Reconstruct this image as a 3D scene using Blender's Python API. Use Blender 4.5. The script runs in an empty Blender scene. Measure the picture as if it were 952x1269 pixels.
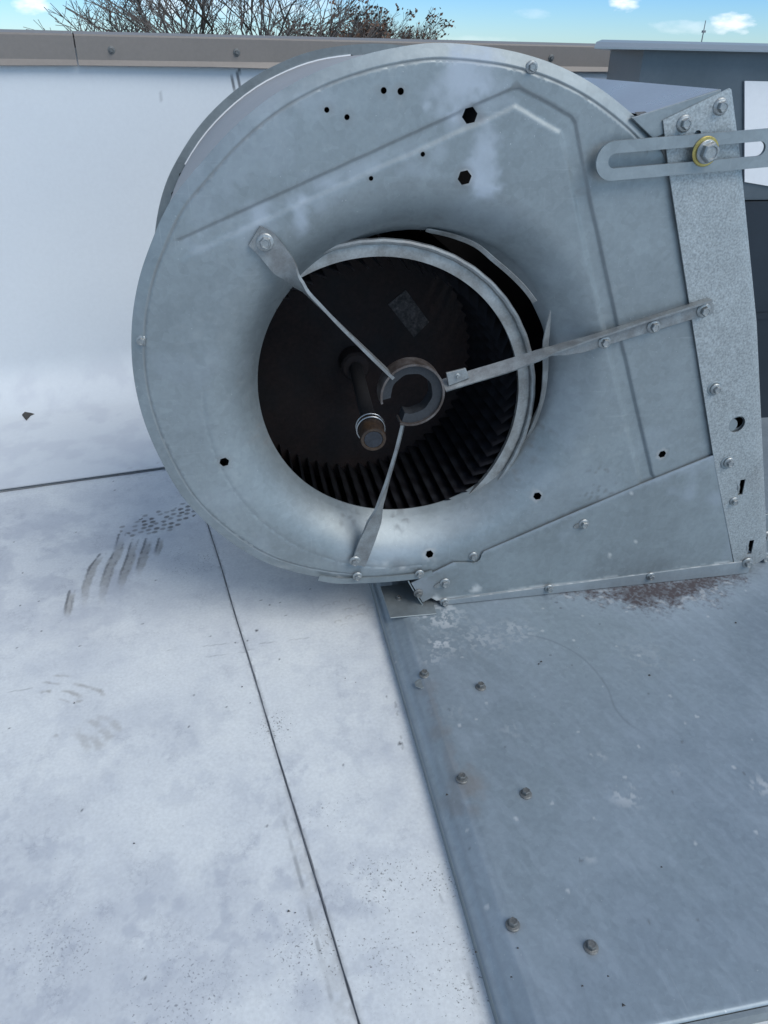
import bpy, bmesh, math, random
import numpy as np
from math import sin, cos, radians, pi, sqrt, atan2
from mathutils import Vector, Matrix
from mathutils.geometry import delaunay_2d_cdt
random.seed(7)
rng = np.random.default_rng(7)
S = bpy.context.scene
C = S.collection

# ------------------------------------------------------------------ camera
CAM_H, PITCH, ROLL, PSI, FPX = 0.70, 31.1, 1.15, 11.3, 952.0
_p, _r, _s = radians(PITCH), radians(ROLL), radians(PSI)
FWD = Vector((sin(_s) * cos(_p), cos(_s) * cos(_p), -sin(_p)))
_R = Vector((cos(_s), -sin(_s), 0)); _U = _R.cross(FWD)
RGT = _R * cos(_r) + _U * sin(_r); UPV = -_R * sin(_r) + _U * cos(_r)
cd = bpy.data.cameras.new('camera'); cam = bpy.data.objects.new('camera', cd); C.objects.link(cam)
cd.sensor_fit = 'HORIZONTAL'; cd.sensor_width = 36; cd.lens = 36 * FPX / 952
cd.clip_start = 0.02; cd.clip_end = 6000
M = Matrix((RGT, UPV, -FWD)).transposed().to_4x4(); M.translation = (0, 0, CAM_H)
cam.matrix_world = M
S.camera = cam

# ------------------------------------------------------------------ sky, sun, exposure
SUN_EL, SUN_AZ = 48, 140         # azimuth clockwise from +Y: behind the camera, to its right
w = bpy.data.worlds.new('World'); S.world = w; w.use_nodes = True
nt = w.node_tree; N = nt.nodes; L = nt.links; N.clear()
def wn(t, **k):
    n = N.new(t)
    for a, b in k.items(): setattr(n, a, b)
    return n
out = wn('ShaderNodeOutputWorld'); bg = wn('ShaderNodeBackground'); bg.inputs['Strength'].default_value = 0.11
sky = wn('ShaderNodeTexSky', sky_type='NISHITA'); sky.sun_disc = False
sky.sun_elevation = radians(SUN_EL); sky.sun_rotation = radians(SUN_AZ)
sky.altitude = 0; sky.air_density = 1.0; sky.dust_density = 0.15; sky.ozone_density = 1.2
tint = wn('ShaderNodeMix', data_type='RGBA', blend_type='MULTIPLY'); tint.inputs['Factor'].default_value = 1
tc = wn('ShaderNodeTexCoord')
sep = wn('ShaderNodeSeparateXYZ'); L.new(tc.outputs['Generated'], sep.inputs[0])
# the band of air near the horizon is a clear pale cyan, a little deeper above
ramp = wn('ShaderNodeValToRGB')
ramp.color_ramp.elements[0].position = 0.0; ramp.color_ramp.elements[0].color = (0.42, 0.63, 0.90, 1)
ramp.color_ramp.elements[1].position = 0.5; ramp.color_ramp.elements[1].color = (1.0, .95, .85, 1)
e = ramp.color_ramp.elements.new(0.06); e.color = (0.28, 0.52, 0.90, 1)
e = ramp.color_ramp.elements.new(0.22); e.color = (.88, .90, .86, 1)
L.new(sep.outputs['Z'], ramp.inputs[0])
L.new(sky.outputs[0], tint.inputs[6]); L.new(ramp.outputs[0], tint.inputs[7])
def wmath(op, a, b=None, clamp=False):
    n = wn('ShaderNodeMath', operation=op, use_clamp=clamp)
    for i, v in enumerate((a, b)):
        if v is None: continue
        if isinstance(v, (int, float)): n.inputs[i].default_value = v
        else: L.new(v, n.inputs[i])
    return n.outputs[0]
nz = wn('ShaderNodeTexNoise'); nz.inputs['Scale'].default_value = 60; nz.inputs['Detail'].default_value = 6
mp = wn('ShaderNodeMapping'); mp.inputs['Scale'].default_value = (1, 1, 2.6)
L.new(tc.outputs['Generated'], mp.inputs[0]); L.new(mp.outputs[0], nz.inputs['Vector'])
# small cumulus puffs low over the horizon, each at its own bearing
def bearing(px, py):
    d = RGT * ((px - 476) / FPX) - UPV * ((py - 634.5) / FPX) + FWD
    return d.normalized()
masks = None
for (px, py, a, h, gain) in ((773, 3, .022, .011, .95), (907, 29, .028, .012, .85), (40, 4, .025, .013, .8), (300, 4, .16, .022, .35),
                             (660, 17, .03, .006, .16), (855, 34, .05, .009, .25), (590, 48, .06, .004, .12), (205, 2, .05, .02, .5)):
    d = bearing(px, py); az = atan2(d.x, d.y)
    hx = wn('ShaderNodeVectorMath', operation='DOT_PRODUCT'); hx.inputs[1].default_value = (cos(az), -sin(az), 0); L.new(tc.outputs['Generated'], hx.inputs[0])
    fr = wn('ShaderNodeVectorMath', operation='DOT_PRODUCT'); fr.inputs[1].default_value = (sin(az), cos(az), 0); L.new(tc.outputs['Generated'], fr.inputs[0])
    dz = wmath('DIVIDE', wmath('SUBTRACT', sep.outputs['Z'], d.z), h)
    dx = wmath('DIVIDE', hx.outputs['Value'], a)
    q = wmath('SUBTRACT', 1.0, wmath('ADD', wmath('MULTIPLY', dx, dx), wmath('MULTIPLY', dz, dz)), True)
    q = wmath('MULTIPLY', q, wmath('GREATER_THAN', fr.outputs['Value'], 0.0))
    t2 = wmath('MULTIPLY', wmath('MULTIPLY', wmath('SUBTRACT', wmath('ADD', wmath('MULTIPLY', q, .62), nz.outputs['Fac']), .72), 1.7, True), gain)
    masks = t2 if masks is None else wmath('MAXIMUM', masks, t2)
# scattered cloud over the rest of the sky
nz2 = wn('ShaderNodeTexNoise'); nz2.inputs['Scale'].default_value = 3.0; nz2.inputs['Detail'].default_value = 8
L.new(mp.outputs[0], nz2.inputs['Vector'])
up = wmath('MULTIPLY', wmath('SUBTRACT', sep.outputs['Z'], 0.12), 5.0, True)
sc = wmath('MULTIPLY', wmath('MULTIPLY', wmath('SUBTRACT', nz2.outputs['Fac'], .52), 5.0, True), up)
masks = wmath('MAXIMUM', masks, wmath('MULTIPLY', sc, .7))
cl = wn('ShaderNodeMix', data_type='RGBA'); L.new(masks, cl.inputs['Factor'])
L.new(tint.outputs[2], cl.inputs[6]); cl.inputs[7].default_value = (8.2, 8.2, 8.6, 1)
L.new(cl.outputs[2], bg.inputs['Color']); L.new(bg.outputs[0], out.inputs[0])

sd = bpy.data.lights.new('sun', 'SUN'); sun = bpy.data.objects.new('sun', sd); C.objects.link(sun)
sd.energy = 1.35; sd.angle = radians(38); sd.color = (1.0, 0.965, 0.90)
sdir = Vector((sin(radians(SUN_AZ)) * cos(radians(SUN_EL)), cos(radians(SUN_AZ)) * cos(radians(SUN_EL)), sin(radians(SUN_EL))))
sun.rotation_euler = (-sdir).to_track_quat('-Z', 'Y').to_euler(); sun.location = (0, 0, 10)
S.view_settings.view_transform = 'Standard'; S.view_settings.look = 'None'
S.view_settings.exposure = 0.66; S.view_settings.gamma = 1.0; S.view_settings.use_curve_mapping = False

# ------------------------------------------------------------------ measuring: sight lines met with real planes
def ray(px, py): return RGT * ((px - 476) / FPX) - UPV * ((py - 634.5) / FPX) + FWD
YF = 0.8325                        # the blower's front side panel stands in the plane y = YF
def FP(px, py, h=0.0):            # point on the side panel plane, h metres proud of it -> (x, z)
    d = ray(px, py); t = (YF - h) / d.y; return (d.x * t, CAM_H + d.z * t)
def FP3(px, py, h=0.0):
    x, z = FP(px, py, h); return Vector((x, YF - h, z))
def RP(px, py, z=0.0):            # point on a horizontal plane -> (x, y)
    d = ray(px, py); t = (z - CAM_H) / d.z; return (d.x * t, d.y * t)
TH = radians(9.0)                  # parapet and membrane laps run 9 degrees off the blower's face
WS = Vector((cos(TH), sin(TH), 0)); WT = Vector((-sin(TH), cos(TH), 0))
T_WALL = 1.80
def WP(px, py, off=0.0):          # on the parapet plane (off metres proud) -> (s, z)
    d = ray(px, py); t = (T_WALL - off) / d.dot(WT); return (d.dot(WS) * t, CAM_H + d.z * t)
def W3(s, t, z): return (WS.x * s + WT.x * t, WS.y * s + WT.y * t, z)

# ------------------------------------------------------------------ numpy noise
def _hash(i, j, k): 
    n = (i.astype(np.int64) * 374761393 + j.astype(np.int64) * 668265263 + k * 2147483647) & 0xffffffff
    n = ((n ^ (n >> 13)) * 1274126177) & 0xffffffff
    return ((n ^ (n >> 16)) & 0xffff) / 65535.0
def vn(x, y, s, k=0):
    x = np.asarray(x) * s; y = np.asarray(y) * s
    i = np.floor(x); j = np.floor(y); fx = x - i; fy = y - j
    fx = fx * fx * (3 - 2 * fx); fy = fy * fy * (3 - 2 * fy)
    a = _hash(i, j, k); b = _hash(i + 1, j, k); c = _hash(i, j + 1, k); d = _hash(i + 1, j + 1, k)
    return (a * (1 - fx) + b * fx) * (1 - fy) + (c * (1 - fx) + d * fx) * fy
def fbm(x, y, s, k=0, o=4):
    r = 0; a = .5; t = 0
    for q in range(o):
        r = r + a * vn(x, y, s * 2 ** q, k + q * 17); t += a; a *= .55
        x, y = .8 * np.asarray(x) + .6 * np.asarray(y) + .137, -.6 * np.asarray(x) + .8 * np.asarray(y) + .071
    return r / t
def sstep(a, b, x):
    t = np.clip((x - a) / (b - a), 0, 1); return t * t * (3 - 2 * t)
def segdist(x, y, pts):
    """distance to a polyline and the fraction of the way along it"""
    best = np.full(np.shape(x), 1e9); par = np.zeros(np.shape(x)); n = len(pts) - 1
    for i in range(n):
        (x0, y0), (x1, y1) = pts[i], pts[i + 1]
        dx, dy = x1 - x0, y1 - y0; q = np.clip(((x - x0) * dx + (y - y0) * dy) / (dx * dx + dy * dy + 1e-12), 0, 1)
        d = np.hypot(x - x0 - q * dx, y - y0 - q * dy); m = d < best
        best = np.where(m, d, best); par = np.where(m, (i + q) / n, par)
    return best, par
def inpoly(x, y, poly):
    r = np.zeros(np.shape(x), bool); n = len(poly); j = n - 1
    for i in range(n):
        xi, yi = poly[i]; xj, yj = poly[j]
        if yi != yj:
            r ^= ((yi > y) != (yj > y)) & (x < (xj - xi) * (y - yi) / (yj - yi) + xi)
        j = i
    return r

# ------------------------------------------------------------------ materials
def material(name):
    m = bpy.data.materials.new(name); m.use_nodes = True
    t = m.node_tree; return m, t, t.nodes['Principled BSDF']
def build(name, base, rough=.5, metal=0.0, var=.15, vscale=12, fine=.06, fscale=260, spangle=0, bump=.1, bscale=300,
          attrs=(), tint2=None, rough_var=.1, speck=0, speck_col=(.05, .045, .04), streak=False, bscale2=0, bump2=0):
    """noise-varied surface; attrs = [(attribute, colour, strength)] mixed over it"""
    m, t, b = material(name); nn = t.nodes; ll = t.links
    co = nn.new('ShaderNodeTexCoord').outputs['Object']
    def noise(sc, det=5, rg=.55):
        n = nn.new('ShaderNodeTexNoise'); n.inputs['Scale'].default_value = sc; n.inputs['Detail'].default_value = det; n.inputs['Roughness'].default_value = rg
        ll.new(co, n.inputs['Vector']); return n.outputs['Fac']
    def mth(op, a, c=None, clamp=False):
        n = nn.new('ShaderNodeMath'); n.operation = op; n.use_clamp = clamp
        for i, v in enumerate((a, c)):
            if v is None: continue
            if isinstance(v, (int, float)): n.inputs[i].default_value = v
            else: ll.new(v, n.inputs[i])
        return n.outputs[0]
    def mix(f, a, c, mode='MIX'):
        n = nn.new('ShaderNodeMix'); n.data_type = 'RGBA'; n.blend_type = mode
        for k, v in ((0, f), (6, a), (7, c)):
            if isinstance(v, (int, float)): n.inputs[k].default_value = v
            elif isinstance(v, tuple): n.inputs[k].default_value = (*v[:3], 1)
            else: ll.new(v, n.inputs[k])
        return n.outputs[2]
    big = noise(vscale, 6, .6); sm = noise(fscale, 2)
    d2 = tint2 if tint2 else tuple(c * .72 for c in base)
    col = mix(mth('MULTIPLY', mth('SUBTRACT', big, .38), 3.2, True), d2, base)
    col = mix(var * 0 + min(1, var * 3), base, col)
    k = mth('ADD', mth('MULTIPLY', mth('SUBTRACT', sm, .5), fine * 4), 1.0)
    kk = nn.new('ShaderNodeCombineColor'); 
    for i in range(3): ll.new(k, kk.inputs[i])
    col = mix(1.0, col, kk.outputs[0], 'MULTIPLY')
    rsrc = big
    if spangle:
        v = nn.new('ShaderNodeTexVoronoi'); v.inputs['Scale'].default_value = spangle; ll.new(co, v.inputs['Vector'])
        sp = nn.new('ShaderNodeSeparateColor'); ll.new(v.outputs['Color'], sp.inputs[0])
        g = mth('ADD', mth('MULTIPLY', sp.outputs[0], .09), .955)
        kk = nn.new('ShaderNodeCombineColor')
        for i in range(3): ll.new(g, kk.inputs[i])
        col = mix(1.0, col, kk.outputs[0], 'MULTIPLY')
    if speck:
        s1 = noise(400, 3); s2 = noise(7, 4)
        mil = nn.new('ShaderNodeAttribute'); mil.attribute_name = 'mildew'
        if not metal:      # fine crawling dirt in the hollows of the sheet's grain
            mo = nn.new('ShaderNodeAttribute'); mo.attribute_name = 'mottle'
            rd_ = mth('SUBTRACT', 1.0, mth('MULTIPLY', mth('ABSOLUTE', mth('SUBTRACT', noise(55, 6, .7), .5)), 26), True)
            pk = mth('MULTIPLY', mth('SUBTRACT', noise(26, 4, .6), .50), 7, True)
            col = mix(mth('MULTIPLY', mth('MULTIPLY', rd_, pk), mth('ADD', mth('MULTIPLY', mo.outputs['Fac'], .40), .10), True), col, (.22, .235, .27))
        f = mth('MULTIPLY', mth('SUBTRACT', mth('ADD', mth('ADD', s1, mth('MULTIPLY', s2, .2)), mth('MULTIPLY', mil.outputs['Fac'], .13)), speck), 12, True)
        col = mix(mth('MULTIPLY', f, .7), col, speck_col)
    if metal and spangle:
        for (ax_, sc3) in ((.5, (9, 9, 260)), (-.9, (300, 12, 14)), (1.2, (14, 14, 330))):
            mp_ = nn.new('ShaderNodeMapping'); mp_.inputs['Rotation'].default_value = (0, ax_, ax_ * .7); mp_.inputs['Scale'].default_value = sc3
            ll.new(co, mp_.inputs[0]); n_ = nn.new('ShaderNodeTexNoise'); n_.inputs['Scale'].default_value = 1; n_.inputs['Detail'].default_value = 2; ll.new(mp_.outputs[0], n_.inputs['Vector'])
            f = mth('MULTIPLY', mth('MULTIPLY', mth('SUBTRACT', n_.outputs['Fac'], .66), 9, True), mth('MULTIPLY', mth('SUBTRACT', noise(11, 2), .45), 2.2, True))
            col = mix(mth('MULTIPLY', f, .35), col, (.52, .55, .56))
    ro = mth('ADD', mth('MULTIPLY', mth('SUBTRACT', rsrc, .5), rough_var * 3), rough, True)
    me = None
    for (an, ac, st) in attrs:
        a = nn.new('ShaderNodeAttribute'); a.attribute_name = an
        f = mth('MULTIPLY', a.outputs['Fac'], st, True)
        col = mix(f, col, ac)
        ro = mth('ADD', ro, mth('MULTIPLY', f, .25), True)
        me = f if me is None else mth('MAXIMUM', me, f)
    ll.new(col, b.inputs['Base Color']); ll.new(ro, b.inputs['Roughness'])
    if metal and me is not None: ll.new(mth('MULTIPLY', mth('SUBTRACT', 1.0, me), metal), b.inputs['Metallic'])
    else: b.inputs['Metallic'].default_value = metal
    if bump:
        bn = nn.new('ShaderNodeBump'); bn.inputs['Strength'].default_value = bump; bn.inputs['Distance'].default_value = .0008
        ll.new(noise(bscale, 3), bn.inputs['Height']); src = bn.outputs[0]
        if bump2:
            b2 = nn.new('ShaderNodeBump'); b2.inputs['Strength'].default_value = bump2; b2.inputs['Distance'].default_value = .01
            ll.new(noise(bscale2, 2), b2.inputs['Height']); ll.new(src, b2.inputs['Normal']); src = b2.outputs[0]
        ll.new(src, b.inputs['Normal'])
    return m
CHALK = (.52, .56, .60)
MT = {}
MT['galv'] = build('galvanized_side_panel', (.295, .335, .35), .48, .55, .2, 9, .05, 190, 120, .10, 240, rough_var=.04, speck=.80, speck_col=(.55, .58, .60),
                   attrs=(('pale', (.46, .52, .60), .6), ('grime_shade', (.11, .10, .095), .8), ('chalk', (.62, .62, .60), .8)), bump2=.05, bscale2=14)
MT['galv_plain'] = build('galvanized_plate', (.295, .335, .35), .48, .55, .2, 14, .05, 190, 120, .1, 240,
                         attrs=(('pale', (.50, .56, .66), .6), ('grime_shade', (.11, .10, .095), .8), ('chalk', (.62, .62, .60), .8)), bump2=.04, bscale2=20)
MT['spangle'] = build('spangled_flange', (.38, .41, .415), .48, .5, .12, 30, .30, 420, 330, .35, 420, attrs=(('grime_shade', (.16, .155, .15), .7),))
MT['wrapper'] = build('scroll_wrapper_skin', (.40, .39, .385), .6, .15, .15, 12, .05, 200, 0, .1, 200)
MT['wrapper_end'] = build('dull_wrapper_end', (.17, .165, .16), .6, .2, .3, 60, .1, 300)
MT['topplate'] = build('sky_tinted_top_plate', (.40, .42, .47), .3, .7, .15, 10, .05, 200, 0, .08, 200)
MT['hardware'] = build('zinc_hardware', (.40, .42, .42), .42, .75, .3, 220, .12, 900, 0, .2, 700)
MT['hardware_dull'] = build('weathered_zinc_hardware', (.22, .225, .22), .55, .6, .4, 260, .14, 900, 0, .3, 700)
MT['brass'] = build('yellow_zinc_washer', (.58, .47, .16), .38, .75, .3, 200, .1, 700)
MT['strap'] = build('worn_steel_strap', (.31, .335, .34), .5, .55, .5, 60, .10, 600, 0, .25, 500, tint2=(.21, .215, .215))
MT['ring_strap'] = build('dark_ring_strap', (.17, .155, .15), .5, .4, .6, 60, .2, 600, 0, .4, 500, tint2=(.07, .055, .048))
MT['ring_steel'] = build('wheel_ring_steel', (.42, .44, .44), .45, .6, .5, 40, .12, 400, 0, .2, 300, tint2=(.25, .25, .24))
MT['grime_shade'] = build('shaded_interior', (.008, .007, .009), .85, .0, .5, 14, .2, 240, 0, .3, 200, tint2=(.008, .008, .010))  # near-black colour standing in for the shade inside the housing
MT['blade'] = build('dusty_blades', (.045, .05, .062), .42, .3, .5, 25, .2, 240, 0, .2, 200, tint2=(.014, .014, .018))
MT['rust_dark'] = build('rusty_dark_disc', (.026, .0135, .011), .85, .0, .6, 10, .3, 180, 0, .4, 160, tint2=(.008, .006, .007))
MT['sticker'] = build('worn_label', (.10, .085, .085), .7, 0, .9, 120, .4, 500, 0, .2, 300, tint2=(.008, .008, .008))
MT['rubber'] = build('perished_rubber', (.028, .032, .038), .6, 0, .4, 60, .2, 400, 0, .3, 300)
MT['shaft'] = build('rusted_shaft', (.014, .011, .011), .5, .1, .9, 60, .3, 300, 0, .4, 300, tint2=(.05, .03, .017))
MT['shaft_end'] = build('shaft_end_face', (.035, .04, .05), .5, .3, .5, 90, .2, 300)
MT['chrome'] = build('bright_collar', (.40, .41, .42), .28, .9, .3, 100, .1, 300)
MT['membrane'] = build('white_roof_membrane', (.69, .715, .715), .62, 0, .20, 10, .075, 260, 0, .22, 420, tint2=(.57, .60, .63), speck=.815,
                       attrs=(('mottle', (.37, .40, .46), .60), ('dirt', (.25, .235, .21), .85), ('line', (.06, .065, .075), .9)), bump2=.10, bscale2=9)
MT['wall'] = build('white_wall_membrane', (.66, .69, .71), .55, 0, .12, 3, .02, 130, 0, .08, 420, tint2=(.61, .645, .68),
                   attrs=(('mottle', (.46, .48, .54), .45), ('dirt', (.24, .225, .20), .8), ('line', (.07, .075, .085), .9)), bump2=.06, bscale2=5)
MT['coping'] = build('taupe_coping_metal', (.225, .20, .18), .5, .1, .15, 8, .04, 150, 0, .06, 200, tint2=(.19, .17, .153))
MT['duct'] = build('galvanized_duct_top', (.27, .325, .36), .50, .42, .25, 5, .06, 170, 150, .10, 260, tint2=(.25, .30, .345), rough_var=.03, speck=.80, speck_col=(.50, .54, .56),
                   attrs=(('pale', (.46, .53, .62), .5), ('grime_shade', (.16, .125, .10), .8), ('rust', (.062, .046, .048), .95), ('chalk', (.58, .60, .61), .8),
                          ('line', (.10, .12, .14), .7)), bump2=.07, bscale2=6)
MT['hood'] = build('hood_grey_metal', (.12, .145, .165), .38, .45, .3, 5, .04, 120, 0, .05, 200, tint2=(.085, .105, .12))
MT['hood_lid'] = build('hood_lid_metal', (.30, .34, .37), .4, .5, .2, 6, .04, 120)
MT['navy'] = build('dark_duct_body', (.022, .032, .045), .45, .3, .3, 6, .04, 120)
MT['white_paint'] = build('white_painted_panel', (.80, .81, .82), .5, 0, .08, 6, .02, 120, tint2=(.76, .77, .79))
MT['ground'] = build('dry_grass_ground', (.10, .105, .06), .9, 0, .5, .05, .2, 2, 0, 0)
MT['stucco'] = build('building_stucco', (.35, .34, .32), .8, 0, .2, 3, .1, 60)
MT['bark'] = build('grey_brown_bark', (.12, .10, .088), .85, 0, .4, 3, .2, 30)
MT['twig'] = build('twig_bark', (.17, .145, .13), .85, 0, .4, 3, .2, 30)
MT['leaf'] = build('dead_oak_leaf', (.15, .085, .055), .8, 0, .5, 5, .2, 30)
MT['mast'] = build('mast_steel', (.25, .27, .30), .6, .2, .1, 3)
MT['scrap'] = build('dark_debris', (.06, .055, .05), .8, 0, .5, 120, .2, 500)

# ------------------------------------------------------------------ objects
def link(o, parent=None):
    C.objects.link(o)
    if parent is not None: o.parent = parent
    return o
def mesh(name, verts, faces, mat, parent=None, smooth=False, attrs=None, mats=None, fm=None):
    me = bpy.data.meshes.new(name); me.from_pydata([tuple(v) for v in verts], [], [tuple(f) for f in faces])
    for mm in (mats or [mat]): me.materials.append(mm)
    if fm is not None: me.polygons.foreach_set('material_index', np.asarray(fm, np.int32))
    if smooth is True: me.polygons.foreach_set('use_smooth', np.ones(len(me.polygons), bool))
    elif smooth is not False: me.polygons.foreach_set('use_smooth', np.asarray(smooth, bool))
    for k, a in (attrs or {}).items():
        at = me.attributes.new(k, 'FLOAT', 'POINT'); at.data.foreach_set('value', np.asarray(a, np.float32))
    me.update()
    return link(bpy.data.objects.new(name, me), parent)
def thing(name, label, cat, loc=(0, 0, 0), group=None):
    o = bpy.data.objects.new(name, None); o.empty_display_size = .05; o.location = loc
    o['label'] = label; o['category'] = cat
    if group: o['group'] = group
    return link(o)
def tag(o, label, cat, group=None):
    o['label'] = label; o['category'] = cat
    if group: o['group'] = group
    return o
def struct(o): o['kind'] = 'structure'; return o
def sheet(name, outer, holes, pts, hfn, thick, mapf, mat, parent, attrfn=None, backmat=None):
    """a sheet of metal cut to the outline with real holes; pts refine it, hfn gives the relief"""
    V = []; E = []
    for loop in [outer] + list(holes):
        s = len(V); V += [Vector(p) for p in loop]; n = len(loop)
        E += [(s + i, s + (i + 1) % n) for i in range(n)]
    V += [Vector((float(p[0]), float(p[1]))) for p in pts]
    r = delaunay_2d_cdt(V, E, [], 0, 1e-7)
    P = np.array([(v.x, v.y) for v in r[0]]); F = np.array([f for f in r[2]], int)
    c = P[F].mean(1)
    k = inpoly(c[:, 0], c[:, 1], outer)
    for h in holes: k &= ~inpoly(c[:, 0], c[:, 1], h)
    F = F[k]
    used = np.unique(F); rm = -np.ones(len(P), int); rm[used] = np.arange(len(used)); P = P[used]; F = rm[F]
    H = np.zeros(len(P)) if hfn is None else hfn(P[:, 0], P[:, 1])
    n = len(P)
    front = [mapf(P[i, 0], P[i, 1], H[i]) for i in range(n)]
    backv = [mapf(P[i, 0], P[i, 1], H[i] - thick) for i in range(n)]
    a, b_, d = (Vector(front[F[0][0]]), Vector(front[F[0][1]]), Vector(front[F[0][2]]))
    out_ = Vector(mapf(P[F[0][0], 0], P[F[0][0], 1], 1.0)) - a
    if (b_ - a).cross(d - a).dot(out_) < 0: F = F[:, ::-1]
    ed = {}
    for f in F:
        for i in range(3):
            e_ = (f[i], f[(i + 1) % 3])
            if (e_[1], e_[0]) in ed: del ed[(e_[1], e_[0])]
            else: ed[e_] = 1
    faces = [tuple(f) for f in F] + [tuple(f[::-1] + n) for f in F]
    fm = [0] * len(F) + [1 if backmat else 0] * len(F); sm = [True] * (2 * len(F))
    verts = front + backv; idx = {}
    def dupv(i):
        if i not in idx:
            idx[i] = len(verts); verts.append(verts[i])
        return idx[i]
    for (p, q) in ed:
        faces.append((dupv(q), dupv(p), dupv(p + n), dupv(q + n))); fm.append(0); sm.append(False)
    at = attrfn(P[:, 0], P[:, 1]) if attrfn else {}
    full = {}
    for k_, a_ in at.items():
        z = np.zeros(len(verts)); z[:n] = a_
        for i, j in idx.items(): z[j] = a_[i % n]
        full[k_] = z
    return mesh(name, verts, faces, mat, parent, sm, full, [mat] + ([backmat] if backmat else []), fm)
def face_map(u, v, h): return (u, YF - h, v)
def grid_mesh(name, xs, ys, zf, mat, parent, attrfn=None, mapf=None, skirt=0):
    X, Y = np.meshgrid(xs, ys); Z = zf(X, Y); nx, ny = len(xs), len(ys)
    P = np.stack([X.ravel(), Y.ravel(), Z.ravel()], 1)
    at = attrfn(P[:, 0], P[:, 1]) if attrfn else {}
    i = np.arange(nx * ny).reshape(ny, nx)
    F = np.stack([i[:-1, :-1], i[:-1, 1:], i[1:, 1:], i[1:, :-1]], -1).reshape(-1, 4)
    V = P.tolist(); F = F.tolist()
    if skirt:
        ring = list(i[0, :]) + list(i[1:, -1]) + list(i[-1, -2::-1]) + list(i[-2:0:-1, 0]); s = len(V)
        V += [[V[k][0], V[k][1], V[k][2]] for k in ring]; V += [[V[k][0], V[k][1], V[k][2] - skirt] for k in ring]; n = len(ring)
        F += [[s + (k + 1) % n, s + k, s + n + k, s + n + (k + 1) % n] for k in range(n)]
        at = {k: np.concatenate([a, a[ring] , a[ring]]) for k, a in at.items()}
    if mapf: V = [mapf(*v) for v in V]
    return mesh(name, V, F, mat, parent, True, at)
def axis(*seg):
    """(start, stop, step) runs joined to one coordinate list"""
    r = []
    for a, b, st in seg: r += list(np.arange(a, b, st))
    return np.array(r + [seg[-1][1]])
def prism(name, poly, h0, h1, mat, parent, mapf=face_map, bev=0.0):
    """solid plate of an outline between two heights, its front edge eased"""
    n = len(poly); A = [Vector(p) for p in poly]
    area = sum(A[i].x * A[(i + 1) % n].y - A[(i + 1) % n].x * A[i].y for i in range(n))
    if area < 0: A.reverse()
    def inset(d):
        r = []
        for i in range(n):
            p, c, q = A[i - 1], A[i], A[(i + 1) % n]
            e1 = (c - p).normalized(); e2 = (q - c).normalized()
            n1 = Vector((-e1.y, e1.x)); n2 = Vector((-e2.y, e2.x)); b = (n1 + n2)
            b = b / max(.3, b.length_squared / 2) if b.length > 1e-6 else n1
            r.append(c + b * d)
        return r
    V = [mapf(p.x, p.y, h0) for p in A] + [mapf(p.x, p.y, h1 - bev) for p in A]
    F = [tuple(range(n))[::-1]] + [(i, (i + 1) % n, n + (i + 1) % n, n + i) for i in range(n)]
    if bev:
        V += [mapf(p.x, p.y, h1) for p in inset(bev)]
        F += [(n + i, n + (i + 1) % n, 2 * n + (i + 1) % n, 2 * n + i) for i in range(n)]
        F.append(tuple(range(2 * n, 3 * n)))
    else: F.append(tuple(range(n, 2 * n)))
    o = mesh(name, V, F, mat, parent)
    bm = bmesh.new(); bm.from_mesh(o.data); bmesh.ops.recalc_face_normals(bm, faces=bm.faces); bm.to_mesh(o.data); bm.free()
    return o
def box(V, F, x0, x1, y0, y1, z0, z1):
    s = len(V); V += [(x, y, z) for z in (z0, z1) for y in (y0, y1) for x in (x0, x1)]
    F += [tuple(s + k for k in f) for f in ((0, 2, 3, 1), (4, 5, 7, 6), (0, 1, 5, 4), (2, 6, 7, 3), (0, 4, 6, 2), (1, 3, 7, 5))]
def lathe(prof, n=24, hexrows=()):
    """profile (radius, height) spun round +Z; rows in hexrows take a hexagon's outline"""
    V = []; F = []
    for k, (r, z) in enumerate(prof):
        for i in range(n):
            a = 2 * pi * i / n; rr = r
            if k in hexrows: rr = r * cos(pi / 6) / cos((a % (pi / 3)) - pi / 6)
            V.append((rr * cos(a), rr * sin(a), z))
    for k in range(len(prof) - 1):
        for i in range(n):
            F.append((k * n + i, k * n + (i + 1) % n, (k + 1) * n + (i + 1) % n, (k + 1) * n + i))
    F.append(tuple(range(n))[::-1]); F.append(tuple(range((len(prof) - 1) * n, len(prof) * n)))
    return V, F
def ribbon(name, path, width_dir, width, thick, mat, parent):
    """bent strap: path of points, each with its own width direction, as a closed solid"""
    n = len(path); V = []; F = []
    wd = width_dir if isinstance(width_dir, list) else [width_dir] * n
    ws = width if isinstance(width, list) else [width] * n
    for i in range(n):
        t = (path[min(i + 1, n - 1)] - path[max(i - 1, 0)]).normalized(); wv = (wd[i] - t * wd[i].dot(t)).normalized(); nv = t.cross(wv)
        for a, b in ((-1, -1), (1, -1), (1, 1), (-1, 1)): V.append(path[i] + wv * (a * ws[i] / 2) + nv * (b * thick / 2))
    for i in range(n - 1):
        for k in range(4): F.append((4 * i + k, 4 * i + (k + 1) % 4, 4 * i + 4 + (k + 1) % 4, 4 * i + 4 + k))
    F += [(3, 2, 1, 0), (4 * n - 4, 4 * n - 3, 4 * n - 2, 4 * n - 1)]
    o = mesh(name, V, F, mat, parent)
    bm = bmesh.new(); bm.from_mesh(o.data); bmesh.ops.recalc_face_normals(bm, faces=bm.faces); bm.to_mesh(o.data); bm.free()
    o.data.polygons.foreach_set('use_smooth', [True] * len(o.data.polygons)); o.data.set_sharp_from_angle(angle=radians(48)); return o
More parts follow.
